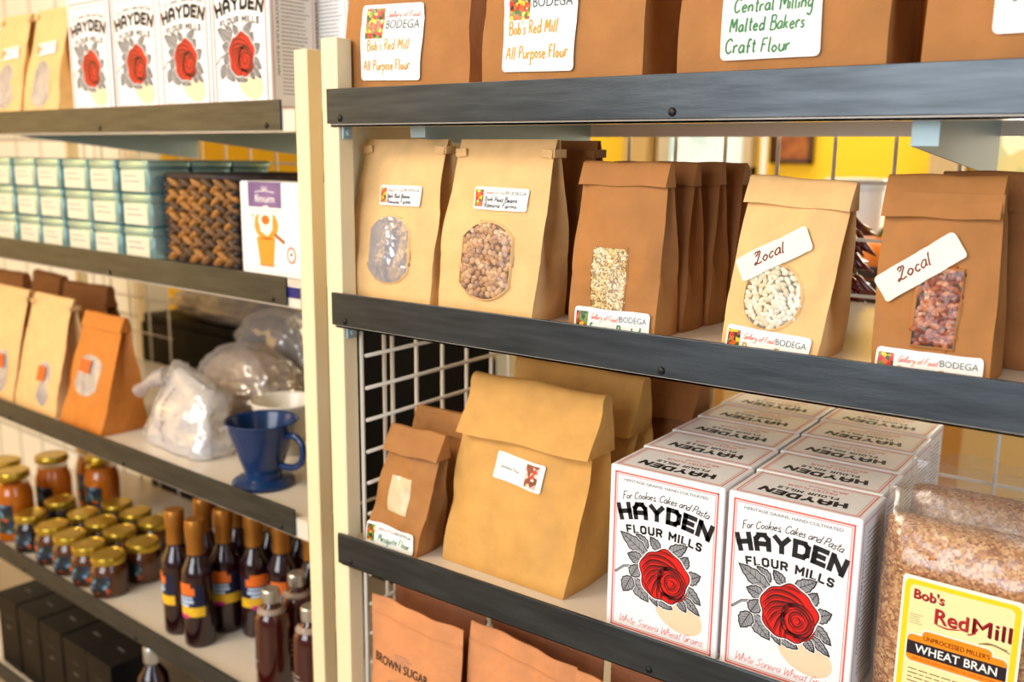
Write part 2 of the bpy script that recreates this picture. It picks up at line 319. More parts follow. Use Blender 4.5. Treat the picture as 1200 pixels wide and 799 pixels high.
    def ellipse(s, x, y, rx, ry, m, layer=1, rot=0.0, n=24):
        c, q = math.cos(rot), math.sin(rot)
        return s.poly([(x + rx * math.cos(t) * c - ry * math.sin(t) * q, y + rx * math.cos(t) * q + ry * math.sin(t) * c) for t in [2 * PI * k / n for k in range(n)]], m, layer)
    def lines(s, x0, y0, wd, n, dy, th, m, layer=1, seed=0):
        rnd = random.Random(seed)
        for i in range(n):
            x = x0; e = x0 + wd * rnd.uniform(.75, 1)
            while x < e:
                l = min(rnd.uniform(.04, .12) * wd, e - x); s.rrect(x + l / 2, y0 - i * dy, l, th, 0, m, layer, 1, 1); x += l + wd * .02
        return s
    def xf(s, fn): s.items = [([fn(*p) for p in vs], fs, m, L) for vs, fs, m, L in s.items]; return s
    def put(s, mb, F, base=.0003, step=.00018):
        for vs, fs, m, L in s.items: mb.use(m); mb.add([F(x, y, base + L * step) for x, y in vs], fs)
def arc(R):  # bend a baseline into an arch of radius R (centre above)
    def f(x, y): a = x / R; return ((R + y) * math.sin(a), (R + y) * math.cos(a) - R)
    return f
def rot2(x0, y0, a):
    c, q = math.cos(a), math.sin(a)
    return lambda x, y: (x0 + x * c - y * q, y0 + x * q + y * c)

# ------------------------------------------------------------------ paper bags
class Bag:
    def __init__(s, name, label, loc, rz, w, d, h, m, tw=1.0, seed=0, lean=0.0, slide=0.0, gus=.42, bulge=.0045, wr=.0016, tdepth=.006, conv=1.3, group=None, cat='paper bag', w1=None):
        s.w, s.d, s.h, s.m, s.tw, s.lean, s.slide, s.bulge, s.wr, s.td, s.conv, s.gus = w, d, h, m, tw, lean, slide, bulge, wr, tdepth, conv, gus
        s.mid = w1
        rnd = random.Random(seed * 7 + 3); s.ph = [(rnd.uniform(0, 6), rnd.uniform(2, 7), rnd.uniform(2, 8)) for _ in range(4)]; s.rnd = rnd; s.cr = .30 + .05 * rnd.random()
        s.root = empty(name, label, cat, loc, rz, group)
        mb = MB().use(m); nf, ns, nt = 14, 6, 30
        ring = [('f', -1 + 2 * i / nf) for i in range(nf)] + [('r', i / ns) for i in range(ns)] + [('b', 1 - 2 * i / nf) for i in range(nf)] + [('l', 1 - i / ns) for i in range(ns)]
        vs = []; W = len(ring)
        for j in range(nt + 1):
            t = j / nt
            for k, q in ring: vs.append(s.P(k, q, t))
        fs = [[j * W + i, j * W + (i + 1) % W, (j + 1) * W + (i + 1) % W, (j + 1) * W + i] for j in range(nt) for i in range(W)]
        fs.append(list(range(W))[::-1]); fs.append([nt * W + i for i in range(W)]); mb.add(vs, fs)
        mb.build('bag_body', s.root, True, auto=32)
    def a(s, t):
        base = s.w / 2 * (1 + (s.tw - 1) * t)
        if s.mid: base *= 1 + (s.mid - 1) * math.sin(PI * min(1, t * 1.1))
        return base
    def wrk(s, u, t): return s.wr * (.8 * sum(math.sin(p + a * u + b * t * 2) for p, a, b in s.ph) + 2.2 * (.5 - abs(noise.noise((u * 1.7 + s.ph[0][0], t * 2.6, s.ph[1][0]))) * 2.2)) * min(1, t * 4)
    def y(s, u, t, sg):
        t = max(0.0, t)
        half = s.d / 2 * (1 - min(1, t) ** s.conv) + s.td / 2 * min(1, t) ** s.conv
        b = s.bulge * (1 - u * u) * max(0, math.sin(PI * min(1, t))) ** .8
        b -= .0011 * (math.exp(-((t - s.cr) / .022) ** 2) + .6 * math.exp(-((t - s.cr - .31 + .05 * u) / .018) ** 2)) if t > .1 else 0
        return sg * (half + b) + s.lean * t + s.wrk(u + (0 if sg < 0 else 5), t) * (1 - .7 * t)
    def P(s, k, q, t):
        z = s.h * t; cx = s.slide * t; A = s.a(t)
        if k == 'f': return (cx + q * A, s.y(q, t, -1), z)
        if k == 'b': return (cx + q * A, s.y(q, t, 1), z)
        sg = 1 if k == 'r' else -1
        yf, yb = s.y(sg, t, -1), s.y(sg, t, 1)
        g = s.gus * s.d * (1 - abs(1 - 2 * q)) * min(1, max(0, t - .08) * 1.6) - .003 * math.sin(PI * q) * (1 - t)
        return (cx + sg * (A - g), yf + (yb - yf) * q, z)
    def front(s, x, z):
        t = z / s.h; u = max(-1.05, min(1.05, (x - s.slide * t) / s.a(t))); return Vector((x, s.y(u, t, -1), z))
    def F(s, x, z, off):
        e = .002; p = s.front(x, z); n = (s.front(x + e, z) - s.front(x - e, z)).cross(s.front(x, z + e) - s.front(x, z - e)).normalized()
        return p + n * off
    def at(s, u, v):                       # patch frame centred on u (m from centre), v (m up)
        return lambda x, y, off: s.F(u + x, v + y, off)
    def sticker(s, pr, name, label=None, base=.0022, u=0, v=0, rot=0.0):
        r = rot2(u, v, rot); mb = MB(); pr.put(mb, lambda x, y, o: s.F(*r(x, y), o), base)
        o = mb.build(name, s.root, True, auto=40)
        if label: o['label'] = label
        return o
    def fold(s, fh, th=.007, ext=.001, m=None, dx=0.0, name='folded_top', up=.004, jag=.0006, lines=(), flare=0.0):
        m = m or s.m; zt = s.h + up; n = 12; prof = []
        yf = -th / 2; yb = th / 2
        def front_at(z): return min(-th / 2, s.y(0, min(1, z / s.h), -1) - .002 - s.lean) - flare * (zt - z) / fh
        N = 6
        for i in range(N + 1): z = zt - th / 2 - (fh - th / 2) * (1 - i / N); prof.append((front_at(z), z))
        f0 = prof[-1][0]
        for i in range(1, 6): a = PI * i / 6; prof.append(((f0 + yb) / 2 + (f0 - yb) / 2 * math.cos(a), zt - th / 2 + th / 2 * math.sin(a)))
        for i in range(N + 1): z = zt - th / 2 - (fh - th / 2) * i / N; prof.append((max(th / 2, s.y(0, min(1, z / s.h), 1) + .001 - s.lean), z))
        mb = MB().use(m); L = len(prof); vs = []
        for i in range(n + 1):
            u = -1 + 2 * i / n
            for y, z in prof:
                t = min(1, z / s.h); A = s.a(1) + ext
                vs.append((s.slide + dx + u * A, y + s.lean * t + jag * math.sin(3 * u + z * 90), z + jag * math.sin(5 * u + s.ph[0][0])))
        fs = [[i * L + k, (i + 1) * L + k, (i + 1) * L + (k + 1) % L, i * L + (k + 1) % L] for i in range(n) for k in range(L)]
        fs.append(list(range(L))); fs.append([n * L + k for k in range(L)][::-1]); mb.add(vs, fs)
        o = mb.build(name, s.root, True, auto=50)
        s.foldy = lambda z: front_at(z) + s.lean * min(1, z / s.h)
        return o
    def tie(s, z, wd=.014, hh=.0092, m=None):  # tin tie: bar behind plus two folded tabs at the front corners
        mb = MB().use(m or s.m)
        t = z / s.h; A = s.a(t); cx = s.slide * t; yb = s.y(0, t, 1) + .002; 
        mb.box(cx - A - .002, yb, z - hh / 2, cx + A + .002, yb + .0015, z + hh / 2)
        for sg in (-1, 1):
            xx = cx + sg * A; yf = min(s.y(sg * .9, t, -1), s.y(sg * .98, t, -1))
            mb.box(min(xx, xx + sg * .0022), yf - .003, z - hh / 2, max(xx, xx + sg * .0022), yb + .0015, z + hh / 2, .0006)
            M = Matrix.Translation((xx - sg * wd / 2, yf - .0035, z)) @ Matrix.Rotation(sg * .12, 4, 'Y')
            mb.box(-wd / 2, -.001, -hh / 2, wd / 2, .001, hh / 2, .0006, M)
        return mb.build('tin_tie', s.root)
    def window(s, shape, u, v, ww, hh, kind, film=None, seed=5):
        film = film or FILM
        def inside(x, y, k=1.0):
            if shape == 'rect': return abs(x) < ww / 2 * k and abs(y) < hh / 2 * k
            if shape == 'circle': return (x / ww) ** 2 + (y / hh) ** 2 < .25 * k
            return abs(x) < ww / 2 * k and (x / (ww * 1.25)) ** 2 + (y / hh) ** 2 < .25 * k
        if shape == 'rect': out = [(-ww / 2, -hh / 2), (ww / 2, -hh / 2), (ww / 2, hh / 2), (-ww / 2, hh / 2)]
        elif shape == 'circle': out = [(ww / 2 * math.cos(2 * PI * k / 36), hh / 2 * math.sin(2 * PI * k / 36)) for k in range(36)]
        else:
            out = []
            yy = hh / 2 * math.sqrt(max(0, 1 - (.5 / 1.25 * 2) ** 2))
            a0 = math.acos(.8)
            for k in range(13): a = a0 + (PI - 2 * a0) * k / 12; out.append((ww * .625 * math.cos(a), hh / 2 * math.sin(a)))
            for k in range(13): a = PI + a0 + (PI - 2 * a0) * k / 12; out.append((ww * .625 * math.cos(a), hh / 2 * math.sin(a)))
        rnd = random.Random(seed); mb = MB(); K = CONTENT[kind]; F = s.at(u, v)
        # backing sheet, subdivided from the centre
        def fan(pr, m, off, k=1.0, dome=0.0):
            mb2 = pr; mb2.use(m); R = 6; vs = [F(0, 0, off + dome)]; N = len(out)
            oo = out if N > 8 else [(out[i][0] + (out[(i + 1) % 4][0] - out[i][0]) * q / 8, out[i][1] + (out[(i + 1) % 4][1] - out[i][1]) * q / 8) for i in range(4) for q in range(8)]
            N = len(oo)
            for r in range(1, R + 1):
                for x, y in oo: vs.append(F(x * r / R * k, y * r / R * k, off + dome * (1 - (r / R) ** 2) + (.0005 * noise.noise((x * 90 * r, y * 90, seed)) if dome else 0)))
            fs = [[0, 1 + i, 1 + (i + 1) % N] for i in range(N)]
            for r in range(R - 1):
                for i in range(N): a = 1 + r * N; fs.append([a + i, a + N + i, a + N + (i + 1) % N, a + (i + 1) % N])
            mb2.add(vs, fs)
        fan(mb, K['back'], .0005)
        if K['size']:
            sz = K['size']; st = sz * K.get('pitch', 1.7); y = -hh / 2; row = 0
            while y < hh / 2:
                x = -ww / 2 + (row % 2) * st / 2
                while x < ww / 2:
                    px, py = x + rnd.uniform(-.25, .25) * st, y + rnd.uniform(-.25, .25) * st
                    if inside(px, py, .99):
                        mb.use(rnd.choice(K['mats'])); k = rnd.uniform(.85, 1.15)
                        M = Matrix.Rotation(rnd.uniform(0, PI), 3, 'Y') @ Matrix.Rotation(rnd.uniform(-.4, .4), 3, 'X')
                        mb.ell(F(px, py, rnd.uniform(-.0006, .0004)), (sz * K['asp'] * k, sz * .55 * k, sz * .78 * k), M, 8, 6)
                    x += st
                y += st * .82; row += 1
        N = len(out); R1 = [(p[0] * 1.0, p[1] * 1.0) for p in out]; n4 = 8 if N < 9 else 1
        oo = [(out[i][0] + (out[(i + 1) % N][0] - out[i][0]) * q / n4, out[i][1] + (out[(i + 1) % N][1] - out[i][1]) * q / n4) for i in range(N) for q in range(n4)]; N = len(oo)
        rm = MB().use(s.m); ex = .0032; vs = []
        hi = .0005 + K['size'] * .5
        for k, of in ((0, .0002), (0, hi), (.25, hi), (1, -.0003)):
            for x, y in oo: l = math.hypot(x, y); vs.append(F(x * (1 + ex * k / l), y * (1 + ex * k / l), of))
        rm.add(vs, [[r * N + i, r * N + (i + 1) % N, (r + 1) * N + (i + 1) % N, (r + 1) * N + i] for r in range(3) for i in range(N)])
        rm.build('window_rim', s.root, True, auto=50)
        o = mb.build('visible_contents', s.root, True); o['kind'] = 'stuff'; o['label'] = K['label']
        fm = MB(); fan(fm, film, .0008 + K['size'] * .5, 1.0, .0012)
        o = fm.build('window_film', s.root, True); o['label'] = 'clear film window showing ' + K['label']
def mm(n, *cs, **kw): return [mat(f'{n}_{i}', c, kw.get('rough', .45), spec=.4) for i, c in enumerate(cs)]
CONTENT = {
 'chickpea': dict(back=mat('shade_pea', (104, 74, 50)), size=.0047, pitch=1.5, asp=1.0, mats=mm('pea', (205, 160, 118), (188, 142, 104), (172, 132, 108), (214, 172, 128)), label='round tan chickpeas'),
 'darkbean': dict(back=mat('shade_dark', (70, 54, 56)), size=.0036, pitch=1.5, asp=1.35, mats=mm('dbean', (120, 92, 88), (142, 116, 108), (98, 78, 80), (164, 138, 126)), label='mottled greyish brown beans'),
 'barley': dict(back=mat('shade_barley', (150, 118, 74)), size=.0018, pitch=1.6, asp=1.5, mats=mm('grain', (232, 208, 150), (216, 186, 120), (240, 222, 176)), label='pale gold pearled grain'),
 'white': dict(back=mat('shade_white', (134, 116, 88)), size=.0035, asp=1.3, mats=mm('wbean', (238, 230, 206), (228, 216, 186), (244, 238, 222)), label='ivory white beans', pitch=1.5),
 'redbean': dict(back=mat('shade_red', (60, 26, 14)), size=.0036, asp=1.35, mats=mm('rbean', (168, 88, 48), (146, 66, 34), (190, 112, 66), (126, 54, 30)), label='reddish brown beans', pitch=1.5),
 'flour': dict(back=mat('flour_tan', (226, 196, 148), .9, var=.1, vscale=60), size=0, asp=1, mats=[], label='fine tan flour'),
 'whiteflour': dict(back=mat('flour_pale', (222, 200, 160), .9, var=.1, vscale=60), size=0, asp=1, mats=[], label='pale flour'),
 'foil': dict(back=mat('dark_packets', (58, 58, 66), .3, c2=(190, 190, 196), vscale=70), size=0, asp=1, mats=[], label='dark glossy packets')}
def logo(pr, w, x0, y, h, hand_c=REDINK):
    """picture, red script and BODEGA wordmark along one line starting at x0"""
    pr.hand('Gallery of Food', x0, y, h * .36, hand_c, 2, th=h * .07, shear=.45, width=w * .5, gap=.05)
    pr.text('BODEGA', x0 + w * .53, y, h * .8, SLATE, 2, align='l', width=w * .46)
    return pr
def shelf_label(lw, lh, lines, inkm, pic=True):
    pr = Print(); pr.rrect(0, 0, lw, lh, lh * .1, WHITE, 0)
    pr.rrect(-lw / 2 + lw * .1, 0, lw * .155, lh * .76, 0, FRUIT, 1, 6, 10)
    logo(pr, lw * .75, -lw / 2 + lw * .215, lh * .20, lh * .2)
    for i, (t, wd) in enumerate(lines): pr.hand(t, -lw / 2 + lw * .21, -lh * .12 - i * lh * .27, lh * .105, inkm, 2, th=lh * .035, width=lw * wd, seed=i + len(t))
    return pr
def big_label(lw, lh, lines, inkm, rows):
    pr = Print(); pr.rrect(0, 0, lw, lh, lh * .05, WHITE, 0)
    pr.rrect(-lw * .27, lh * .25, lw * .3, lh * .40, 0, FRUIT, 1, 10, 10)
    pr.hand('Gallery of Food', -lw * .07, lh * .33, lh * .035, REDINK, 2, th=lh * .008, shear=.45, width=lw * .5, gap=.05)
    pr.text('BODEGA', lw * .18, lh * .17, lh * .12, SLATE, 2, width=lw * .52, bold=.006)
    for i, ((t, x0, wd), v) in enumerate(zip(lines, rows)): pr.hand(t, lw * (x0 - .5), lh * (v - .5), lh * (.068 if len(rows) < 3 else .062), inkm, 2, th=lh * .016, width=lw * wd, seed=i + 3)
    return pr

# ------------------------------------------------------------------ the room
YEL = mat('wall_yellow', (250, 208, 44), .7, var=.03, vscale=2); WHT = tile_mat('white_tile', (240, 238, 228), (176, 172, 160), .17)
def plate(name, a, b, m, **kw):
    mb = MB().use(m); mb.box(*a, *b); return struct(mb.build(name, **kw))
plate('floor', (-5, -5, -.05), (5, 2.5, 0), mat('floor_concrete', (150, 134, 112), .5, var=.12, vscale=4))
plate('ceiling', (-5, -5, 3.0), (5, 2.5, 3.05), mat('ceiling_white', (226, 218, 200), .8, var=.02, vscale=3))
plate('wall_back', (-5, 2.5, 0), (5, 2.56, 3.0), YEL)
plate('wall_left', (-5.06, -5, 0), (-5, 2.56, 3.0), mat('wall_cream', (238, 208, 150), .8, var=.03, vscale=2))
o = plate('wall_tiled', (-3.6, 0, 0), (-1.50, .05, 2.3), WHT); o.location = LP(0, .62, 0); o.rotation_euler.z = LR
o = plate('trim_1', (-1.50, -.01, 0), (-1.45, .06, 2.3), mat('trim_paint', (214, 206, 188), .5, var=.04, vscale=6)); o.location = LP(0, .62, 0); o.rotation_euler.z = LR
def pane_mat(name, cols, scale, e):
    m = speckle(name, cols, scale, .2); nt = m.node_tree; b = nt.nodes['Principled BSDF']; r = [n for n in nt.nodes if n.type == 'VALTORGB'][0]; r.color_ramp.interpolation = 'LINEAR'
    nt.links.new(r.outputs[0], b.inputs['Emission Color']); b.inputs['Emission Strength'].default_value = e; return m
def window(n, x0, x1, z0, z1, pane, muls):
    mb = MB().use(mat('window_frame_beige', (196, 178, 146), .5, var=.05, vscale=5)); t = .035
    mb.box(x0 - t, 2.44, z0 - t, x0, 2.5, z1 + t, .004); mb.box(x1, 2.44, z0 - t, x1 + t, 2.5, z1 + t, .004); mb.box(x0 - t, 2.44, z0 - t, x1 + t, 2.5, z0, .004); mb.box(x0 - t, 2.44, z1, x1 + t, 2.5, z1 + t, .004)
    for k in muls: mb.box(k - .012, 2.45, z0, k + .012, 2.5, z1, .003)
    o = struct(mb.build(f'window_{n}')); p = MB().use(pane); p.box(x0, 2.475, z0, x1, 2.49, z1); p.build('window_pane', o)
window(1, -.80, -.50, 1.47, 2.1, pane_mat('pane_sky', [(206, 226, 228), (224, 236, 232), (190, 214, 214)], 9, .4), [])
window(2, .30, .95, 1.2, 2.1, pane_mat('pane_garden', [(226, 220, 180), (150, 160, 96), (240, 236, 220), (190, 180, 120)], 14, .4), [.52])
mb = MB().use(mat('post_beige', (188, 168, 132), .6, var=.06, vscale=6)); mb.box(.135, 2.40, 0, .235, 2.5, 3.0, .006); struct(mb.build('trim_2'))
mb = MB().use(mat('post_tan', (196, 164, 104), .6, var=.06, vscale=6)); mb.box(-.96, 2.40, 0, -.86, 2.5, 3.0, .006); struct(mb.build('trim_3'))
t = empty('framed_picture', 'small brown framed picture hanging on the yellow back wall', 'picture', (-.335, 2.5, 1.53))
mb = MB().use(mat('frame_brown', (70, 40, 24), .4, var=.1, vscale=20))
mb.box(-.075, -.03, -.05, -.06, -.002, .13, .002); mb.box(.06, -.03, -.05, .075, -.002, .13, .002); mb.box(-.075, -.03, -.05, .075, -.002, -.035, .002); mb.box(-.075, -.03, .115, .075, -.002, .13, .002); mb.build('frame', t)
mb = MB().use(mat('picture_ochre', (176, 104, 40), .5, c2=(120, 60, 30), vscale=25)); mb.box(-.062, -.014, -.037, .062, -.004, .117); mb.build('canvas', t)
mb = MB().use(mat('white_pipe', (246, 244, 236), .4, spec=.4)); mb.tube([(-.41, 2.42, 0), (-.41, 2.42, 3.0)], .012, 12); struct(mb.build('trim_4'))

# ------------------------------------------------------------------ shop counter and things behind the racks
t = empty('counter', 'peach panelled shop counter with pale wooden top behind the right rack', 'counter', (.5, 1.45, 0))
mb = MB().use(mat('counter_peach', (255, 212, 136), .6, var=.04, vscale=4)); mb.box(-.85, -.28, 0, 1.2, .28, 1.17, .004); mb.build('counter_body', t)
mb = MB().use(mat('counter_top', (236, 206, 120), .35, var=.08, vscale=8)); mb.box(-.88, -.31, 1.17, 1.23, .31, 1.205, .004); mb.build('worktop', t)
mb = MB().use(mat('counter_rail', (226, 160, 74), .5))
for x in (-.5, 0, .5, 1.0): mb.box(x - .02, -.288, .05, x + .02, -.28, 1.15, .002)
mb.build('front_rails', t)
def tub(x, y, r, h, lab, rz=0):
    t = empty('storage_tub', lab, 'tub', (x, y, 1.2055), 0, 'white tubs on the counter')
    mb = MB().use(mat('tub_white', (234, 236, 238), .35, spec=.4)); mb.lathe([(r * .86, 0), (r * .9, .004), (r, h * .9), (r * .97, h * .92)], 28); mb.build('tub_body', t, True, auto=40)
    mb = MB().use(mat('tub_lid', (214, 222, 228), .3)); mb.lathe([(r * 1.04, h * .9), (r * 1.05, h * .97), (r * .98, h), (r * .5, h + .002)], 28); mb.build('lid', t, True, auto=40)
tub(.02, 1.30, .062, .245, 'white lidded tub on the counter, the one further left'); tub(.215, 1.38, .066, .25, 'white lidded tub on the counter beside the chili string')
t = empty('crate', 'dark low wooden crate on the counter under the orange squash', 'crate', (.36, 1.24, 1.2055))
mb = MB().use(mat('crate_dark', (52, 38, 32), .6, var=.2, vscale=20))
mb.box(-.11, -.09, 0, .11, .09, .006)
for z in (.002, .03, .058):
    mb.box(-.115, -.095, z, .115, -.088, z + .024, .001); mb.box(-.115, .088, z, .115, .095, z + .024, .001); mb.box(-.115, -.09, z, -.108, .09, z + .024, .001); mb.box(.108, -.09, z, .115, .09, z + .024, .001)
mb.build('crate_body', t)
t = empty('squash', 'round orange squash sitting in the dark crate behind the chili string', 'squash', (.30, 1.28, 1.2125))
mb = MB().use(mat('squash_orange', (244, 130, 24), .4, var=.08, vscale=12))
mb.grid(lambda u, v: (lambda r: (r * math.cos(2 * PI * u), r * math.sin(2 * PI * u), .062 - .062 * math.cos(PI * v)))(.07 * max(0, math.sin(PI * v)) ** .8 * (1 - .07 * abs(math.cos(6 * PI * u))) + 1e-5), 40, 14); mb.build('flesh', t, True)
mb = MB().use(mat('stem_green', (96, 100, 50), .7)); mb.tube([(0, 0, .116), (.003, 0, .13), (.012, 0, .142)], [.009, .006, .007], 8); mb.build('stem', t, True)
t = empty('cabinet', 'low white cabinet standing behind the wire grid, between the racks', 'cabinet', (-.78, 1.38, 0))
mb = MB().use(mat('cabinet_white', (236, 234, 226), .45, spec=.4)); mb.box(-.36, -.22, .04, .36, .22, .86, .006); mb.build('cabinet_body', t)
for k in (-.18, .18):
    mb = MB().use(MATS['cabinet_white']); mb.box(k - .17, -.238, .07, k + .17, -.2205, .83, .004); d = mb.build('door', t); h = MB().use(STEEL); h.tube([(k * .2, -.25, .5), (k * .2, -.25, .62)], .006, 8); h.build('handle', d, True)
t = empty('snack_packet', 'orange snack packet standing on the low white cabinet', 'packet', (-.60, 1.27, .8605))
mb = MB().use(mat('packet_orange', (232, 140, 30), .3, var=.1, vscale=30)); mb.grid(lambda u, v: ((u - .5) * .12, (.022 * math.cos(PI * (u - .5)) * max(0, math.sin(PI * v)) ** .6), v * .17), 10, 10); mb.grid(lambda u, v: ((.5 - u) * .12, -(.022 * math.cos(PI * (u - .5)) * max(0, math.sin(PI * v)) ** .6), v * .17), 10, 10); mb.build('packet_body', t, True)
mb = MB().use(WHITE); mb.box(-.06, -.003, .165, .06, .003, .18); mb.build('crimped_seal', t)
t = empty('carton', 'small white carton standing on the low white cabinet beside the orange packet', 'carton', (-.47, 1.27, .8605))
mb = MB().use(BOARD); mb.box(-.035, -.025, 0, .035, .025, .13, .0015); mb.use(BLUEINK)
for z in (.04, .055, .09): mb.box(-.025, -.0256, z, .02, -.025, z + .006)
mb.build('carton_body', t)
# black cabinet behind the left rack
t = empty('cabinet', 'tall black cabinet standing behind the left rack', 'cabinet', LP(-.71, .68, 0), LR)
mb = MB().use(mat('cabinet_black', (14, 13, 14), .6, spec=.2)); mb.box(-.58, -.17, .03, .58, .17, 1.07, .004); mb.box(-.57, -.16, 0, .57, .16, .03); mb.build('cabinet_body', t)
for k in (-.29, .29):
    mb = MB().use(MATS['cabinet_black']); mb.box(k - .28, -.184, .06, k + .28, -.171, 1.05, .003); d = mb.build('door', t); h = MB().use(DARKB); h.tube([(k * .1, -.195, .55), (k * .1, -.195, .7)], .005, 8); h.build('handle', d, True)
t = empty('cardboard_box', 'brown cardboard box standing on the tall black cabinet', 'box', LP(-.50, .765, 1.0705), LR)
mb = MB().use(kraft('card_brown', (196, 150, 84))); mb.box(-.36, -.08, 0, .38, .08, .34, .003); mb.build('box_body', t)
mb = MB().use(mat('packing_tape', (214, 180, 120), .25)); mb.box(-.03, -.0812, .28, .03, .0812, .3412); mb.build('tape', t)

# ------------------------------------------------------------------ the two shelf racks
S1, S2, S3, S4 = 1.5714, 1.3303, 1.0173, .72
T1, T2, T3, T4, T5 = 1.5674, 1.3274, .9854, .6477, .33
DROP = .0125                                   # the lip stands this much above the shelf surface
def rack(name, label, loc, rz, x0, x1, posts, levels, grids, brackets, screws):
    t = empty(name, label, 'shelf rack', loc, rz)
    for (px, py) in posts:
        mb = MB().use(PAINT); mb.box(px, py, 0, px + .027, py + .024, 1.63, .0015); mb.build('post', t)
    for z in levels:
        zs = z - DROP; mb = MB().use(SHELFP)
        mb.box(x0 + .002, .002, zs - .002, x1, .43, zs); mb.box(x0 + .002, .002, zs - .031, x1 , .004, zs - .001); mb.box(x0 + .002, .426, zs - .034, x1, .43, zs - .001); mb.box(x0 + .002, .002, zs - .031, x1, .022, zs - .029)
        sh = mb.build('shelf', t)
        mb = MB().use(STEEL); mb.box(min(x0, 0), -.0022, z - .04, x1 if x0 == 0 else 0, .0018, z, .0006); mb.build('front_lip', sh)
        if x0 < 0 and z == T2:
            mb = MB().use(mat('tape_blue', (14, 24, 110), .4)); mb.box(.001, .0008, zs - .016, .0265, .0019, zs - .001, .0003); mb.build('blue_tape', sh)
        for sx in screws:
            mb = MB().use(DARKB); mb.ell((sx, -.0024, z - .034), (.0042, .002, .0042), None, 10, 6); mb.build('screw', sh, True)
        for bx, h0, h1 in (brackets if z in (S1, T1) else []):
            mb = MB().use(BRKT); zb = zs - .002
            for side in (0, 1):
                vs = [(bx, .03, zb), (bx, .03, zb - h0), (bx, .42, zb - h1), (bx, .42, zb)]
                vs = vs + [(a + .002, b, c) for a, b, c in vs]; mb.add(vs, [[0, 1, 2, 3], [7, 6, 5, 4], [0, 4, 5, 1], [1, 5, 6, 2], [2, 6, 7, 3], [3, 7, 4, 0]])
                break
            mb.box(bx, .03, zb - .002, bx + .022, .42, zb); mb.box(bx - .0, .028, zb - h0, bx + .022, .03, zb, .0004)
            mb.use(DARKB); mb.ell((bx + .003, .16, zb - .012), (.002, .005, .005), None, 8, 6); mb.ell((bx + .003, .33, zb - .012), (.002, .005, .005), None, 8, 6)
            mb.build('bracket', sh)
    for nm, axis, const, a0, a1, pos, z0, z1, zs in grids:
        mb = MB().use(WIRE)
        for q in pos: mb.tube([(q, const, z0), (q, const, z1)] if axis == 'x' else [(const, q, z0), (const, q, z1)], .0027, 6)
        for z in zs: mb.tube([(a0, const + .005, z), (a1, const + .005, z)] if axis == 'x' else [(const + .005, a0, z), (const + .005, a1, z)], .0025, 6)
        mb.build(nm, t, True)
    return t
RR = rack('shelf_rack', 'right cream shelf rack with steel lips holding the kraft flour bags', (0, 0, 0), 0, 0, .90,
     [(-.0145, .0045), (.89, .0045), (-.0145, .42), (.89, .42)], (S1, S2, S3, S4, .36),
     [('side_grid', 'y', .0175, .032, .41, [.030, .071, .086, .133, .187, .241, .30, .345, .405], .1, 1.30, [1.206 - .042 * k + .0 for k in range(-2, 26)]),
      ('back_grid', 'x', .436, 0, .9, [.015 + .0745 * k for k in range(12)], .1, 1.53, [1.468 + .072 * k for k in range(-18, 1)])],
     [(.105, .041, .062), (.652, .049, .078)], (.022, .451, .88))
RL = rack('shelf_rack', 'left cream shelf rack holding tins, jars and bottles', OL, LR, -1.45, .027,
     [(.028, .002), (-1.47, .002), (.028, .42), (-1.47, .42)], (T1, T2, T3, T4, T5),
     [('upper_back_grid', 'x', .436, -1.45, .03, [-.05 - .09 * k for k in range(16)], 1.30, 1.53, [1.475, 1.385, 1.31]), ('back_grid', 'x', .436, -1.45, -1.04, [-1.04 - .09 * k for k in range(5)], .1, 1.30, [1.22 - .09 * k for k in range(12)])],
     [(-.35, .030, .072), (-.85, .030, .072)], (-.03, -.48, -.93))
mb = MB().use(PAINT); mb.box(-.0125, .0285, 1.30, -.0105, .42, 1.62); mb.build('side_panel', RR)
for z in (S1, S2):
    mb = MB().use(BRKT); mb.box(.0132, .008, z - .058, .0165, .024, z - .041, .001); mb.tube([(.0165, .016, z - .050), (.0205, .016, z - .050)], .0045, 6); mb.build('clip_nut', RR)

# ------------------------------------------------------------------ flour cartons
W_, D_, H_ = .1265, .0745, .1795
def leaf(pr, b, tip, wd, layer, k):
    dx, dy = tip[0] - b[0], tip[1] - b[1]; L = math.hypot(dx, dy); ux, uy = dx / L, dy / L; nx, ny = -uy, ux; N = 9
    def side(sg):
        out = []
        for i in range(N + 1):
            t = i / N; r = wd / 2 * max(0, max(0, math.sin(PI * t ** .8))) ** .9 * (1 + (.10 if i % 2 else -.06)); out.append((b[0] + dx * t + sg * nx * r, b[1] + dy * t + sg * ny * r))
        return out
    l, r = side(1), side(-1); pts = l[:-1] + r[::-1][:-1]
    pr.stroke(pts + [pts[0]], k * 14, BOARD, layer - .1); pr.poly(pts, LEAFG, layer); pr.stroke(pts + [pts[0]], k * 7, BLACK, layer + .1); pr.stroke([b, tip], k * 4, BLACK, layer + .1)
    for i in range(1, 6):
        t = i / 6.5; c = (b[0] + dx * t, b[1] + dy * t); q = wd * .36 * math.sin(PI * t ** .8)
        for sg in (1, -1): pr.stroke([c, (c[0] + ux * q * .8 + sg * nx * q, c[1] + uy * q * .8 + sg * ny * q)], k * 2.4, BLACK, layer + .1)
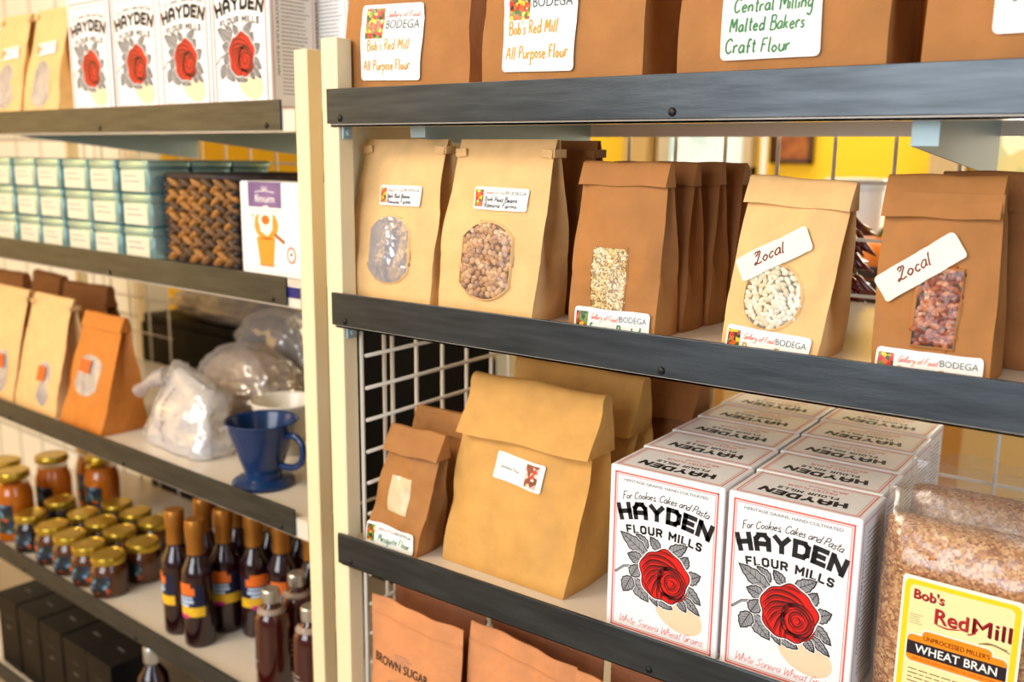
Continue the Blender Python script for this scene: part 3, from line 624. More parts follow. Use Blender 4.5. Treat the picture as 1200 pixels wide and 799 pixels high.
def rose(pr, cx, cy, k, layer=3):
    P = lambda x, y: (cx + x * k, cy - y * k)
    for q_, (b, tp, wd) in enumerate([((-100, -130), (-172, -198), 60), ((-30, -135), (-88, -200), 52), ((-95, -85), (-268, -188), 78), ((15, -125), (128, -200), 66), ((-125, -50), (-220, -72), 66), ((95, -70), (132, -142), 60), ((120, -10), (208, -58), 70), ((118, 20), (216, 102), 56),
                      ((110, 80), (214, 162), 44), ((85, 105), (138, 164), 44), ((-40, 130), (60, 172), 56), ((-105, 70), (-28, 182), 50), ((-195, 55), (-84, 172), 84), ((-192, 55), (-238, 150), 76), ((-190, 50), (-150, -24), 70)]): leaf(pr, P(*b), P(*tp), wd * k, layer + q_ * .25, k)
    pr.stroke([P(-150, -20), P(-240, 5), P(-292, 50)], 13 * k, BLACK, layer - .5); pr.stroke([P(-152, -20), P(-238, 5), P(-288, 46)], 7 * k, LEAFG, layer - .3)
    out = []
    for i in range(60):
        a = 2 * PI * i / 60; r = 138 * (1 + .045 * math.sin(5 * a + .6) + .03 * math.sin(9 * a) + .02 * math.cos(2 * a)); out.append(P(r * math.cos(a), -r * 1.06 * math.sin(a)))
    layer += 2.6; pr.stroke(out + [out[0]], 18 * k, BOARD, layer + 1.8); pr.poly(out, RED, layer + 2); pr.stroke(out + [out[0]], 6 * k, DKRED, layer + 3)
    SHD = mat('ink_crimson', (150, 10, 10), .45)
    R = 138
    def st(pts, th):
        pr.stroke([P(x * R + 6, -y * R + 9) for x, y in smooth(pts, 6)], th * k * 1.6, SHD, layer + 2.5, True); pr.stroke([P(x * R, -y * R) for x, y in smooth(pts, 6)], th * k, DKRED, layer + 3, True)
    st([(-.92, .4), (-.6, .72), (-.1, .78), (.35, .62), (.6, .35)], 9); st([(-.95, .1), (-.6, .5), (-.1, .56), (.35, .45)], 11); st([(-.9, -.15), (-.62, .25), (-.2, .36), (.2, .36), (.62, .22), (.85, -.1)], 12)
    st([(-.8, -.35), (-.6, .02), (-.3, .18), (0, .2)], 8); st([(-.72, -.55), (-.5, -.15), (-.25, .04)], 8); st([(-.5, -.8), (-.38, -.4), (-.18, -.05), (-.02, .14)], 10); st([(-.25, -.95), (-.25, -.55), (-.1, -.2)], 7)
    st([(-.1, -.95), (-.02, -.65), (.3, -.75), (.62, -.72)], 9); st([(.95, -.3), (.8, -.62), (.5, -.82), (.2, -.86)], 8); st([(-.4, .9), (0, .98), (.4, .88)], 6); st([(-.9, -.3), (-.72, -.62), (-.45, -.88)], 6)
    for q, r0 in enumerate((.60, .50, .40, .30, .21, .12)):
        a0 = q * 2.1; pts = [(.32 + r0 * (1.02 if i % 3 else .94) * math.cos(a0 + a), -.2 + r0 * 1.05 * math.sin(a0 + a)) for i, a in enumerate([4.6 * j / 9 for j in range(10)])]; st(pts, 9 - q * .6)
def carton_front():
    pr = Print(); w, h = W_, H_
    pr.frame(0, -.002, w * .91, h * .955, .0017, REDINK, 1); pr.frame(0, -.002, w * .865, h * .925, .0006, REDINK, 1)
    Y = lambda v: h / 2 - v * h
    pr.text('HERITAGE GRAINS, HAND-CULTIVATED', 0, Y(.085), .0029, GREYINK, 1, width=w * .74, bold=.018)
    pr.hand('For Cookies, Cakes and Pasta', 0, Y(.162), .0040, BLACK, 1, th=.0008, shear=.35, align='c', width=w * .76, gap=.02, warp=arc(.19))
    pr.block('HAYDEN', 0, Y(.283), .0185, BLACK, 1, .27, width=w * .80, warp=arc(.16))
    pr.block('FLOUR MILLS', 0, Y(.372), .0092, BLACK, 1, .23, .5, width=w * .66, warp=arc(.2))
    rose(pr, w * .02, Y(.597), .000193, 2)
    pr.hand('White Sonora Wheat Grains', 0, Y(.95), .0042, REDINK, 1, th=.0006, shear=.35, align='c', width=w * .76, gap=.02)
    return pr
def carton_top():
    pr = Print(); w, d = W_, D_
    pr.frame(0, 0, w * .92, d * .88, .0012, REDINK, 1); pr.frame(0, 0, w * .875, d * .81, .0005, REDINK, 1)
    q = Print(); q.block('HAYDEN', 0, .0085, .0145, BLACK, 1, .27, width=w * .64, warp=arc(.2)); q.block('FLOUR MILLS', 0, -.0035, .0068, BLACK, 1, .22, .5, width=w * .46, warp=arc(.3)); q.text('PASTRY FLOUR', 0, -.0155, .0056, REDINK, 1, bold=.01, width=w * .38, sp=1.1)
    q.hand('White Sonora', -w * .26, -.0225, .0028, REDINK, 1, shear=.35); q.xf(lambda x, y: (-x, -y)); pr.items += q.items
    return pr
def carton(name, label, loc, rz, group):
    t = empty(name, label, 'flour box', loc, rz, group)
    mb = MB().use(BOARD); bm = bmesh.new(); bmesh.ops.create_cube(bm, size=1)
    for v in bm.verts: v.co = Vector((v.co.x * W_, v.co.y * D_, (v.co.z + .5) * H_))
    bmesh.ops.bevel(bm, geom=bm.edges[:], offset=.0022, segments=3, profile=.6, affect='EDGES'); mb.addbm(bm)
    carton_front().put(mb, lambda x, y, o: (x, -D_ / 2 - o, H_ / 2 + y), .0001, .00006)
    carton_top().put(mb, lambda x, y, o: (x, y, H_ + o), .0001, .00006)
    s = Print(); s.text('WHOLE NUTRITION', 0, -D_ * .36, .0042, BLUEINK, 1, width=H_ * .55); s.xf(lambda x, y: (y, x + H_ * .02)); s.frame(0, 0, D_ * .88, H_ * .94, .0009, REDINK, 1)
    s.lines(-D_ * .25, H_ * .40, D_ * .62, 30, .0048, .0012, GREYINK, 1, 4)
    s.put(mb, lambda x, y, o: (W_ / 2 + o, x, H_ / 2 + y), .0001, .00006)
    s = Print(); s.frame(0, 0, D_ * .88, H_ * .94, .0009, REDINK, 1); s.lines(-D_ * .35, H_ * .40, D_ * .7, 30, .0048, .0012, GREYINK, 1, 9)
    s.put(mb, lambda x, y, o: (-W_ / 2 - o, -x, H_ / 2 + y), .0001, .00006)
    mb.build('carton_body', t)
    p = Print(); k = .000207
    p.ellipse(W_ * .16, H_ / 2 - .805 * H_, .0275, .0180, mat('flour_window', (228, 206, 172), .18, var=.03, vscale=30, coat=.6), 1, -.35, 40)
    mb = MB(); p.put(mb, lambda x, y, o: (x, -D_ / 2 - o, H_ / 2 + y), .00012, .00002); o = mb.build('oval_window', t); o['label'] = 'oval window showing cream flour'
    return t
ORD = ['front', 'second', 'third', 'fourth', 'rearmost']
proto = None; BZ = S3 - DROP + .0003
for r, side in enumerate(('left', 'right')):
    for k in range(5):
        lab = f'white flour box with red rose, {ORD[k]} in the {side} row on the third shelf'
        loc = (.4495 + r * .1305 - k * .0035, .058 + k * .0765, BZ); rz = -.006 * (r - .4)
        if proto is None: proto = carton('flour_box', lab, loc, rz, 'rose flour boxes on the third shelf')
        else: dup(proto, loc, rz, lab)
TL1 = T1 - DROP + .0003
for k, x in enumerate((-.133, -.276, -.417, -.565)):
    lab = 'white flour box with red rose, top left shelf, ' + ['nearest the cream post', 'second from the post', 'third from the post', 'touching the paper bags'][k]
    c = dup(proto, LP(x, .075, TL1), LR, lab, 'rose flour boxes on the top left shelf'); c.scale = (1.1, 1.1, 1.1)
c = dup(proto, LP(-.045, .195, TL1), LR - PI / 2, 'flour box turned sideways on the top left shelf, right behind the cream post', 'rose flour boxes on the top left shelf'); c.scale = (1.1, 1.1, 1.1)

# ------------------------------------------------------------------ right rack, top shelf: large flour bags
Z1, Z2, Z3, Z4 = S1 - DROP + .0003, S2 - DROP + .0003, S3 - DROP + .0003, S4 - DROP + .0003
def bigbag(label, x0, x1, m, seed, lab, lu, lv, lw, lh, d=.10, y=.062, lrot=0):
    b = Bag('flour_bag', label, ((x0 + x1) / 2, y, Z1), 0, x1 - x0, d, .25, m, tw=.97, seed=seed, gus=.2, bulge=.006, wr=.0014, conv=2.2, group='large flour bags on the top right shelf')
    b.fold(.04, .009)
    b.sticker(lab, 'label', 'white printed label with handwriting', u=lu, v=lv, rot=lrot); return b
bigbag('brown paper bag labelled All Purpose Flour, at the left end of the top right shelf', -.003, .187, K_BRN, 1, big_label(.0935, .084, [("Bob's Red Mill", .12, .71), ('All Purpose Flour', .05, .80)], GOLDINK, (.40, .14)), -.0165, .0635, .0935, .084, lrot=-.03, y=.082)
bigbag('brown paper bag labelled All Purpose Flour, second bag along the top right shelf', .221, .411, K_BRN, 2, big_label(.089, .092, [("Bob's Red Mill", .08, .70), ('All Purpose Flour', .05, .88)], GOLDINK, (.40, .14)), -.0215, .067, .089, .092, lrot=-.02)
bigbag('brown paper bag labelled Malted Bakers Craft Flour in green, on the top right shelf', .447, .632, K_BRN, 3, big_label(.088, .094, [('Central Milling', .12, .80), ('Malted Bakers', .09, .76), ('Craft Flour', .05, .67)], GREEN, (.42, .25, .06)), -.005, .069, .088, .094)
bigbag('brown paper bag at the far right end of the top right shelf', .658, .84, K_BRN, 4, big_label(.088, .094, [('Malted Bakers', .12, .7), ('Craft Flour', .12, .6)], GREEN, (.42, .25)), .003, .078, .088, .094)
b = Bag('flour_bag', 'glossy orange paper bag standing behind the gap between two top shelf flour bags', (.425, .172, Z1), 0, .16, .08, .24, K_ORG, seed=9, group='large flour bags on the top right shelf'); b.fold(.04, .009)
b = Bag('flour_bag', 'glossy orange paper bag standing behind the two right hand top shelf bags', (.64, .172, Z1), 0, .16, .08, .24, K_ORG, seed=10, group='large flour bags on the top right shelf'); b.fold(.04, .009)

# ------------------------------------------------------------------ right rack, second shelf
GB = 'bags on the middle right shelf'
b = Bag('bean_bag', 'tan paper bag with tin tie and oval window of greyish beans, leftmost on the shelf', (.0645, .062, Z2), 0, .129, .062, .1965, K_TAN, tw=1.0, seed=11, slide=.003, lean=.004, w1=1.05, conv=1.7, group=GB)
b.tie(.1845); b.sticker(shelf_label(.0645, .0235, [('Dark Red Beans', .56), ('Ramona Farms', .60)], BLUEINK), 'label', u=.0095, v=.130)
b.window('oval', .0005, .066, .064, .079, 'darkbean', FILM2, 3)
b = Bag('bean_bag', 'tan paper bag with tin tie and oval window of chickpeas', (.2095, .064, Z2), 0, .132, .066, .1965, K_TAN, tw=1.0, seed=12, slide=.006, lean=.006, w1=1.05, conv=1.7, group=GB)
b.tie(.1815); b.sticker(shelf_label(.0715, .0245, [('Dark Peas Beans', .62), ('Ramona Farms', .62)], BLUEINK), 'label', u=.0125, v=.131, rot=-.02)
b.window('oval', .001, .063, .068, .085, 'chickpea', FILM, 4)
b = Bag('bean_bag', 'tan paper bag with shade in its colour, standing behind the chickpea bag', (.225, .146, Z2), 0, .132, .066, .1965, K_DRK_SHADED, tw=1.0, seed=13, slide=-.004, conv=1.7, group=GB); b.tie(.182)
for k in range(4):
    lab = ['brown paper bag with square window of pale gold grain, front of its row', 'brown paper bag right behind the bag of pale gold grain', 'brown paper bag, third back in the row behind the pale gold grain', 'brown paper bag, rearmost in the row behind the pale gold grain'][k]
    b = Bag('grain_bag', lab, (.3735 + k * .004, .058 + k * .0535, Z2), 0, .101, .05, .172, K_BRN if k < 1 else K_DRK_SHADED, tw=.97, seed=20 + k, slide=-.003, lean=.006, w1=1.03, conv=1.5, group=GB)  # bags behind the first take the brown with shadow in it
    b.fold(.024, .008, .0015, up=.002)
    if k == 0:
        b.window('rect', -.006, .056, .0385, .062, 'barley', FILM, 6)
        b.sticker(shelf_label(.088, .038, [('Sonoran Pearled', .68), ('Ramona Farms', .6)], GREEN), 'label', u=.0015, v=.006, rot=0)
b = Bag('bean_bag', "tan paper bag with slanted handwritten sticker and round window of ivory beans", (.540, .074, Z2), -.05, .094, .068, .155, K_TAN, tw=1.06, seed=31, slide=-.002, lean=.012, w1=1.03, conv=1.25, group=GB)
b.fold(.026, .010, .0015); b.root.rotation_euler = (0, .05, -.05); b.root.location.z += .0024
def local_tag(w_, h_):
    pr = Print(); pr.rrect(0, 0, w_, h_, .004, CREAM, 0); pr.hand('Local', -.005, -h_ * .10, h_ * .23, MAROON, 1, th=.0014, shear=.3, align='c', gap=.12); return pr
b.window('circle', -.005, .049, .056, .058, 'white', FILM, 7)
b.sticker(local_tag(.074, .0235), 'sticker', 'slanted cream sticker with handwriting', base=.003, u=-.011, v=.0875, rot=.56)
b.sticker(shelf_label(.082, .036, [('Ramona Farms', .66), ('Tepary', .5)], GOLDINK), 'label', u=-.001, v=.0005, rot=-.01)
b = Bag('bean_bag', 'brown paper bag with slanted handwritten sticker and square window of reddish beans', (.680, .072, Z2), 0, .094, .062, .163, K_BRN, tw=.98, seed=41, slide=-.0085, lean=.010, w1=1.04, conv=1.3, group=GB)
b.fold(.036, .009, .0012); b.window('rect', .0005, .056, .0335, .064, 'redbean', FILM, 8)
b.sticker(local_tag(.0735, .0245), 'sticker', 'slanted cream sticker with handwriting', base=.003, u=-.0175, v=.0885, rot=.64)
b.sticker(shelf_label(.086, .036, [('Ramona Farms', .66), ('Beans', .5)], GOLDINK), 'label', u=-.001, v=.001)
mb = MB().use(K_BRN); mb.box(-.0405, b.foldy(.150) - .0022, .136, .0405, b.foldy(.150) - .0002, .152, .0006); o = mb.build('fold_band', b.root)
b = Bag('bean_bag', 'brown paper bag standing behind the bag of reddish beans', (.713, .140, Z2), 0, .11, .06, .166, K_DRK_SHADED, seed=42, tw=1.0, conv=1.4, group=GB); b.fold(.034, .009)
# clear bag at the right edge
def blob_bag(name, label, cat, loc, rz, w, d, h, m, seed, film=None, group=None, lump=.12, neck=None, inner=None):
    t = empty(name, label, cat, loc, rz, group)
    def fn(k, q, amp, sd):
        def g(u, v):
            a = 2 * PI * u; c, s_ = math.cos(a), math.sin(a)
            e = abs(c) ** .65 * (1 if c > 0 else -1), abs(s_) ** .65 * (1 if s_ > 0 else -1)
            pr = math.sin(PI * min(.985, .10 + v * .9) ) ** .42 if v < .999 else .05
            if v > .86: pr *= 1 - (v - .86) * 1.6
            n = 1 + amp * noise.noise((c * 1.6 + sd, s_ * 1.6, v * 3.2)) + amp * 1.1 * abs(noise.noise((c * 3.5, s_ * 3.5 + sd, v * 7))) + amp * .8 * abs(noise.noise((c * 8, s_ * 8 + sd, v * 13)))
            return (e[0] * w / 2 * k * pr * n, e[1] * d / 2 * k * pr * n, max(0, v * h * q * (1 + amp * .25 * noise.noise((c * 2, s_ * 2, sd)))))
        return g
    if inner is not None:
        mb = MB().use(inner); mb.grid(fn(.93, .93, lump * .7, seed), 40, 22, True); o = mb.build('contents', t, True)
        o['kind'] = 'stuff'
    mb = MB().use(m); mb.grid(fn(1, 1, lump, seed), 80, 48, True); mb.build('bag_skin', t, True)
    return t
BRAN = speckle('bran', [(206, 146, 84), (178, 112, 56), (226, 178, 122), (150, 90, 46), (214, 160, 100), (190, 126, 66)], 420, .9, .5)
# ------------------------------------------------------------------ right rack, third shelf
GC = 'bags on the third right shelf'
b = Bag('flour_bag', 'small brown paper bag labelled Mesquite Flour in green, at the left end of its shelf', (.071, .046, Z3), .03, .083, .052, .150, K_BRN, tw=.98, seed=51, slide=.020, lean=.012, w1=1.06, conv=1.2, group=GC)
b.fold(.030, .008, .003, dx=-.002, jag=.0009, flare=.004)
b.window('rect', .006, .071, .033, .044, 'whiteflour', FILM, 9)
pr = shelf_label(.0775, .027, [], GREEN); pr.hand('Mesquite Flour', -.019, -.0075, .0042, GREEN, 2, th=.001, width=.052); b.sticker(pr, 'label', u=-.0005, v=.0165, rot=-.02)
b = Bag('flour_bag', 'small brown paper bag half hidden behind the Mesquite Flour bag', (.0735, .124, Z3), 0, .09, .05, .162, K_BRN, tw=1.0, seed=52, slide=.0, w1=1.03, group=GC); b.fold(.026, .007, .002, dx=.002, up=-.004)
for k, (x, y, mm_, lab) in enumerate([(.2315, .087, K_GOLD, 'large gold paper bag with rolled top and small white sticker, front of three'), (.232, .195, K_GOLD, 'large gold paper bag with rolled top, second of three behind the stickered one'), (.262, .302, K_DRK_SHADED, 'large paper bag with rolled top, rearmost of three against the wire grid')]):
    b = Bag('flour_bag', lab, (x, y, Z3), -.02, .180, .096, .225, mm_, tw=1.05, seed=60 + k, slide=.009 if k == 0 else .0, lean=.014, w1=1.04, conv=1.15, gus=.3, bulge=.006, wr=.0034, group=GC)
    b.fold(.069, .020, .001, jag=.0012, flare=.006)
    if k == 0:
        pr = Print(); pr.rrect(0, 0, .0725, .0315, .003, WHITE, 0); pr.hand('Semolina Flour', -.029, -.002, .0022, BLACK, 1, th=.0005, width=.030, gap=.1); pr.rrect(.0205, 0, .018, .026, 0, PHOTO, 1, 8, 8)
        b.sticker(pr, 'sticker', 'small white sticker with a picture', u=.008, v=.127, rot=-.06)
# wheat bran
def bran_bag(label, loc, rz, lab, seed):
    w, d, h = .168, .07, .20; t = empty('bran_bag', label, 'bran bag', loc, rz, 'clear bags of bran')
    def sh(k, top, lump):
        def g(u, v):
            a = 2 * PI * u; c, s_ = math.cos(a), math.sin(a); ex, ey = abs(c) ** .4 * (1 if c > 0 else -1), abs(s_) ** .7 * (1 if s_ > 0 else -1)
            z = v * h * top; q = max(0, (v * top - .72) / .28) if top > .9 else max(0, (v - .86) / .14) * .55
            dd = d / 2 * (1 - .93 * min(1, q) ** 1.3) * (.90 + .10 * math.sin(PI * min(1, v))); ww = w / 2 * (.985 + .015 * math.sin(PI * v))
            n = lump * (noise.noise((ex * 3 + seed, ey * 2, v * 5)) + .5 * noise.noise((ex * 8 + seed, ey * 5, v * 12)))
            return (ex * (ww * k + n * .5), ey * (dd * k + n * (1 if q < .9 else .25)), z)
        return g
    mb = MB().use(BRAN); g0 = sh(.96, .86, .0025); mb.grid(g0, 48, 24, True); mb.add([g0(i / 48, 1) for i in range(48)] + [(0, 0, h * .87)], [[i, (i + 1) % 48, 48] for i in range(48)]); o = mb.build('bran', t, True); o['kind'] = 'stuff'; o['label'] = 'coarse golden brown bran flakes'
    mb = MB().use(BAGFILM); f = sh(1.0, 1.0, .0028); mb.grid(f, 56, 34, True); mb.build('clear_bag', t, True)
    mb = MB().use(BAGFILM); mb.grid(lambda u, v: ((u - .5) * w * (1 - .04 * v), .006 * math.sin(u * 17 + seed) * (.3 + v) + .004 * math.sin(u * 31) - .008 * v, h + .014 * v), 40, 3); mb.build('bag_collar', t, True)
    if lab:
        lw, lh = .104, .15; pr = Print()
        pr.rrect(0, 0, lw, lh, .004, CREAM, 0, 10, 10); pr.rrect(0, -.001, lw * .955, lh * .965, .006, mat('label_yellow', (246, 206, 20), .4), 1, 10, 10); pr.rrect(.0, -.003, lw * .86, lh * .93, .005, mat('label_cream', (238, 226, 166), .4), 2, 10, 10)
        RD = mat('label_red', (176, 20, 36), .4); OR = mat('label_orange', (250, 140, 14), .4); SH = mat('label_shadow', (60, 14, 20), .4)
        for mm_, ox, oy, L in ((SH, .0006, -.0006, 3), (RD, 0, 0, 4)):
            pr.text("Bob's", -.0275 + ox, .0535 + oy, .0095, mm_, L, bold=.018, width=.027); pr.text('Red', -.0065 + ox, .0345 + oy, .0145, mm_, L, bold=.016, width=.029); pr.text('Mill', .0275 + ox, .0345 + oy, .0155, mm_, L, bold=.012, width=.032)
        pr.stroke(smooth([(-.021, .0335), (-.010, .0315), (.004, .0345)]), .0016, RD, 4, True); pr.stroke(smooth([(.008, .0315), (.013, .034), (.016, .040)]), .0016, RD, 4)
        BRN = mat('label_brown', (120, 80, 40), .5); pr.stroke(smooth([(.018, .0255), (.028, .029), (.044, .0245)]), .0009, BRN, 3)
        for i in range(9): x = .022 + i * .0023; pr.ellipse(x, .0285 - abs(i - 3.5) * .0004, .0016, .0006, BRN, 3, .5, 10)
        pr.lines(-.043, .037, .012, 5, .0022, .0005, BRN, 3, 2)
        WK = WHITE; pr.rrect(0, .0035, .088, .029, .006, WK, 3, 8, 6); pr.rrect(0, .017, .062, .015, .005, WK, 3, 8, 4); pr.rrect(0, .0035, .086, .027, .005, OR, 4, 8, 6); pr.rrect(0, .0165, .060, .0135, .0045, OR, 4, 8, 4)
        pr.rrect(0, .0035, .086, .0135, 0, mat('label_band', (34, 22, 30), .4), 5, 10, 3)
        pr.text("UNPROCESSED MILLER'S", 0, .0135, .0048, SH, 6, bold=.008, width=.057); pr.text('WHEAT BRAN', 0, -.0002, .0085, WHITE, 6, bold=.012, width=.071); pr.text('AN EXCELLENT SOURCE OF DIETARY FIBER', 0, -.0075, .0024, RD, 6, width=.074)
        pr.lines(-.040, -.018, .08, 12, .0042, .0010, BRN, 3, 5)
        def F(x, y, off):
            x, y = x * .93, y * .93; u = (x - .005) / (w / 2); z = .066 + y; p = Vector((x - .005, -d / 2 * 1.02 - .0035 + .004 * abs(u) ** 3, z)); q = max(0, (z / h - .72) / .28); p.y += d / 2 * .93 * q ** 1.3 * .98; p.y -= off; return p
        mb = MB(); pr.put(mb, F, .0006, .0001); o = mb.build('label', t); o['label'] = 'yellow bordered cream label'
    return t
bran_bag('clear bag of wheat bran with yellow bordered label, right of the rose flour boxes', (.732, .070, Z3), -.02, True, 1); bran_bag('clear bag of bran standing behind the labelled wheat bran bag', (.730, .168, Z3), .02, False, 2)

# ------------------------------------------------------------------ right rack, fourth shelf: sugar pouches
def pouch(label, x, y, w, h, m, rz, roll, seed, text=None):
    t = empty('sugar_pouch', label, 'pouch', (x, y, Z4), rz, 'kraft pouches on the lowest right shelf'); t.rotation_euler = (0, roll, rz)
    rnd = random.Random(seed); ph = rnd.uniform(0, 6); d = .026
    def fr(u, v, sg):
        b = sg * (d / 2 * (max(0, math.cos(PI / 2 * u)) ** .7 if abs(u) < 1 else 0) * max(0, 1 - v ** 2.2) ** .8 + .0008) + .0022 * math.sin(3.4 * u + ph + v * 3) * v + .0014 * math.sin(9 * u * v + ph)
        return (u * w / 2 * (1 - .02 * math.sin(PI * v)), b, v * h)
    mb = MB().use(m); mb.grid(lambda u, v: fr(2 * u - 1, v, -1), 22, 24); mb.grid(lambda u, v: fr(1 - 2 * u, v, 1), 22, 24)
    mb.grid(lambda u, v: tuple(Vector(fr(2 * u - 1, 0, -1)).lerp(Vector(fr(2 * u - 1, 0, 1)), v)), 22, 2); mb.build('pouch_body', t, True, auto=50)
    mb = MB().use(m); mb.grid(lambda u, v: (lambda p: (p[0], p[1] - .0012, p[2]))(fr(2 * u - 1, .885 + .012 * v, -1)), 22, 2); mb.build('zip_ridge', t, True)
    if text:
        pr = Print(); pr.text(text, -w * .44, h * .60, .0125, mat('ink_dark_brown', (66, 44, 34), .6), 1, bold=.012, align='l', width=w * .64)
        pr.lines(-.028, h * .70, .03, 4, .004, .0008, GREYINK, 1, 3); pr.lines(-w * .25, h * .52, w * .3, 1, .004, .0012, GREYINK, 1, 6)
        mb = MB(); pr.put(mb, lambda x, y, o: (lambda p: (p[0], p[1] - o, p[2]))(fr(x / (w / 2), y / h, -1)), .0006); mb.build('printing', t)
pouch('kraft pouch printed BROWN SUGAR, leftmost of the front row', .100, .028, .152, .222, K_PINK, 0, .035, 1, 'BROWN SUGAR')
pouch('plain kraft pouch leaning right of the BROWN SUGAR pouch', .240, .043, .15, .224, K_PINK, .03, .10, 2)
pouch('plain kraft pouch, third along the front row from the BROWN SUGAR pouch', .392, .040, .148, .210, K_PINK, 0, .10, 3)
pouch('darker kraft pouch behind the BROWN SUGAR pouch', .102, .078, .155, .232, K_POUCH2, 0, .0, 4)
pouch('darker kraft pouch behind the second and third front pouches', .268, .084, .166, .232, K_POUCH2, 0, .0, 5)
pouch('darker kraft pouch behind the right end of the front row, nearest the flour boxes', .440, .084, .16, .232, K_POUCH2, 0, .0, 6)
pouch('plain kraft pouch at the right end of the front row', .548, .040, .14, .215, K_PINK, 0, .02, 7)

# ------------------------------------------------------------------ chili string on the back grid
t = empty('chili_string', 'string of dark red dried chilies hanging on the wire grid between two bean bags', 'chili string', (.462, .47, 1.43))
mb = MB().use(mat('twine', (150, 120, 80), .9)); mb.tube([(0, 0, -.15), (0, .002, 0), (0, -.02, .04), (0, -.032, .039)], .002, 6); mb.build('twine', t, True)
cm_ = mat('chili_red', (96, 14, 14), .16, var=.25, vscale=40, coat=.5); ch0 = None; rnd = random.Random(8)
for k in range(46):
    if ch0 is None:
        mb = MB().use(cm_); mb.tube([(0, 0, 0), (.004, 0, -.012), (.008, .0, -.03), (.018, 0, -.046)], [.003, .007, .0055, .0012], 10); mb.use(mat('stem_green', (96, 100, 50), .7)); mb.tube([(0, 0, 0), (-.003, 0, .009)], .0014, 6); ch0 = mb.build('chili', t, True); c = ch0
    else: c = ch0.copy(); COL.objects.link(c); c.parent = t
    a = rnd.uniform(0, 2 * PI); rr = rnd.uniform(.008, .026); c.location = (rr * math.cos(a), abs(rr * math.sin(a)) * .7 - .006, -.004 - .125 * k / 46); c.rotation_euler = (rnd.uniform(-.5, .5), rnd.uniform(-.9, -.1), a)

# ------------------------------------------------------------------ left rack, top shelf bags
U1, U2, U3, U4, U5 = [q - DROP + .0003 for q in (T1, T2, T3, T4, T5)]
b = Bag('bean_bag', 'tan paper bag with oval window on the top left shelf, beside the rose boxes', LP(-.758, .065, U1), LR, .135, .07, .20, K_TAN, seed=71, w1=1.03, tw=.9, lean=.01, group='paper bags on the top left shelf'); b.tie(.188)
b.window('oval', .0, .062, .062, .085, 'foil', FILM2, 3); b.sticker(shelf_label(.07, .022, [('Beans', .4)], BLUEINK), 'label', u=.01, v=.125, rot=.05)
b = Bag('bean_bag', 'tan paper bag with oval window, leftmost on the top left shelf', LP(-.908, .065, U1), LR, .135, .07, .20, K_TAN, seed=72, w1=1.03, tw=.9, lean=.01, group='paper bags on the top left shelf'); b.tie(.188)
b.window('oval', .0, .062, .062, .085, 'foil', FILM2, 4); b.sticker(shelf_label(.07, .022, [('Beans', .4)], BLUEINK), 'label', u=.01, v=.125, rot=.05)

# ------------------------------------------------------------------ left rack, second shelf: tins, basket, filter box
TIN = mat('tin_teal', (150, 188, 192), .22, .6); TINL = mat('tin_label', (216, 212, 190), .5)
def tin(label, loc):
    t = empty('tin', label, 'tin', loc, LR, 'square tins stacked on the left rack'); w, d, h = .090, .078, .0555
    mb = MB().use(TIN); mb.box(-w / 2, -d / 2, 0, w / 2, d / 2, h * .78, .006); mb.build('tin_body', t, True, auto=40)
    mb = MB().use(TIN); mb.box(-w / 2 - .0012, -d / 2 - .0012, h * .72, w / 2 + .0012, d / 2 + .0012, h, .004); mb.build('lid', t, True, auto=40)
    pr = Print(); pr.rrect(-.004, -.001, w * .82, h * .62, .001, TINL, 0, 3, 3); pr.lines(-.032, .007, .05, 2, .009, .0016, SLATE, 1, 3)
    mb = MB(); pr.put(mb, lambda x, y, o: (x, -d / 2 - o, h * .40 + y), .0004); mb.build('label', t)
    return t
tp = None; CN = ['next to the basket', 'second from the basket', 'third from the basket', 'fourth from the basket', 'fifth from the basket', 'sixth from the basket', 'seventh from the basket', 'eighth from the basket']; LV = ['bottom', 'middle', 'top']
for c in range(8):
    for r in range(3):
        for dpt in range(3 if c == 0 else 1):
            x = -.442 - c * .1005 - (.004 if c % 2 else 0) - .003 * (r == 2) - dpt * .002; loc = LP(x, .072 + dpt * .084, U2 + r * .0558)
            lab = f'pale teal tin, {LV[r]} of the ' + (f'front stack {CN[c]}' if c == 0 and dpt == 0 else (f'stack {dpt} behind the stack next to the basket' if c == 0 else f'stack {CN[c]}'))
            lab = lab.replace('stack 1 behind', 'stack just behind').replace('stack 2 behind', 'stack rearmost behind')
            if tp is None: tp = tin(lab, loc)
            else: dup(tp, loc, LR, lab)
t = empty('basket', 'dark woven basket of chunky braided fibre between the tins and the filter box', 'basket', LP(-.287, .165, U2), LR)
WV = [mat('fibre_gold', (150, 100, 42), .55, var=.25, vscale=60), mat('fibre_brown', (78, 54, 32), .6, var=.3, vscale=60), mat('fibre_tan', (116, 78, 38), .55, var=.3, vscale=60)]; WD = mat('fibre_dark', (48, 38, 36), .6, var=.3, vscale=50)
mb = MB().use(WD); bw, bd, bh = .10, .115, .142
mb.box(-bw + .01, -bd + .01, .002, bw - .01, bd - .01, .008)
for a in ((-bw + .008, -bd + .008, -bw + .014, bd - .008), (bw - .014, -bd + .008, bw - .008, bd - .008), (-bw + .008, -bd + .008, bw - .008, -bd + .014), (-bw + .008, bd - .014, bw - .008, bd - .008)): mb.box(a[0], a[1], .002, a[2], a[3], bh - .008)
mb.build('inner_frame', t)
mb = MB(); rnd = random.Random(4)
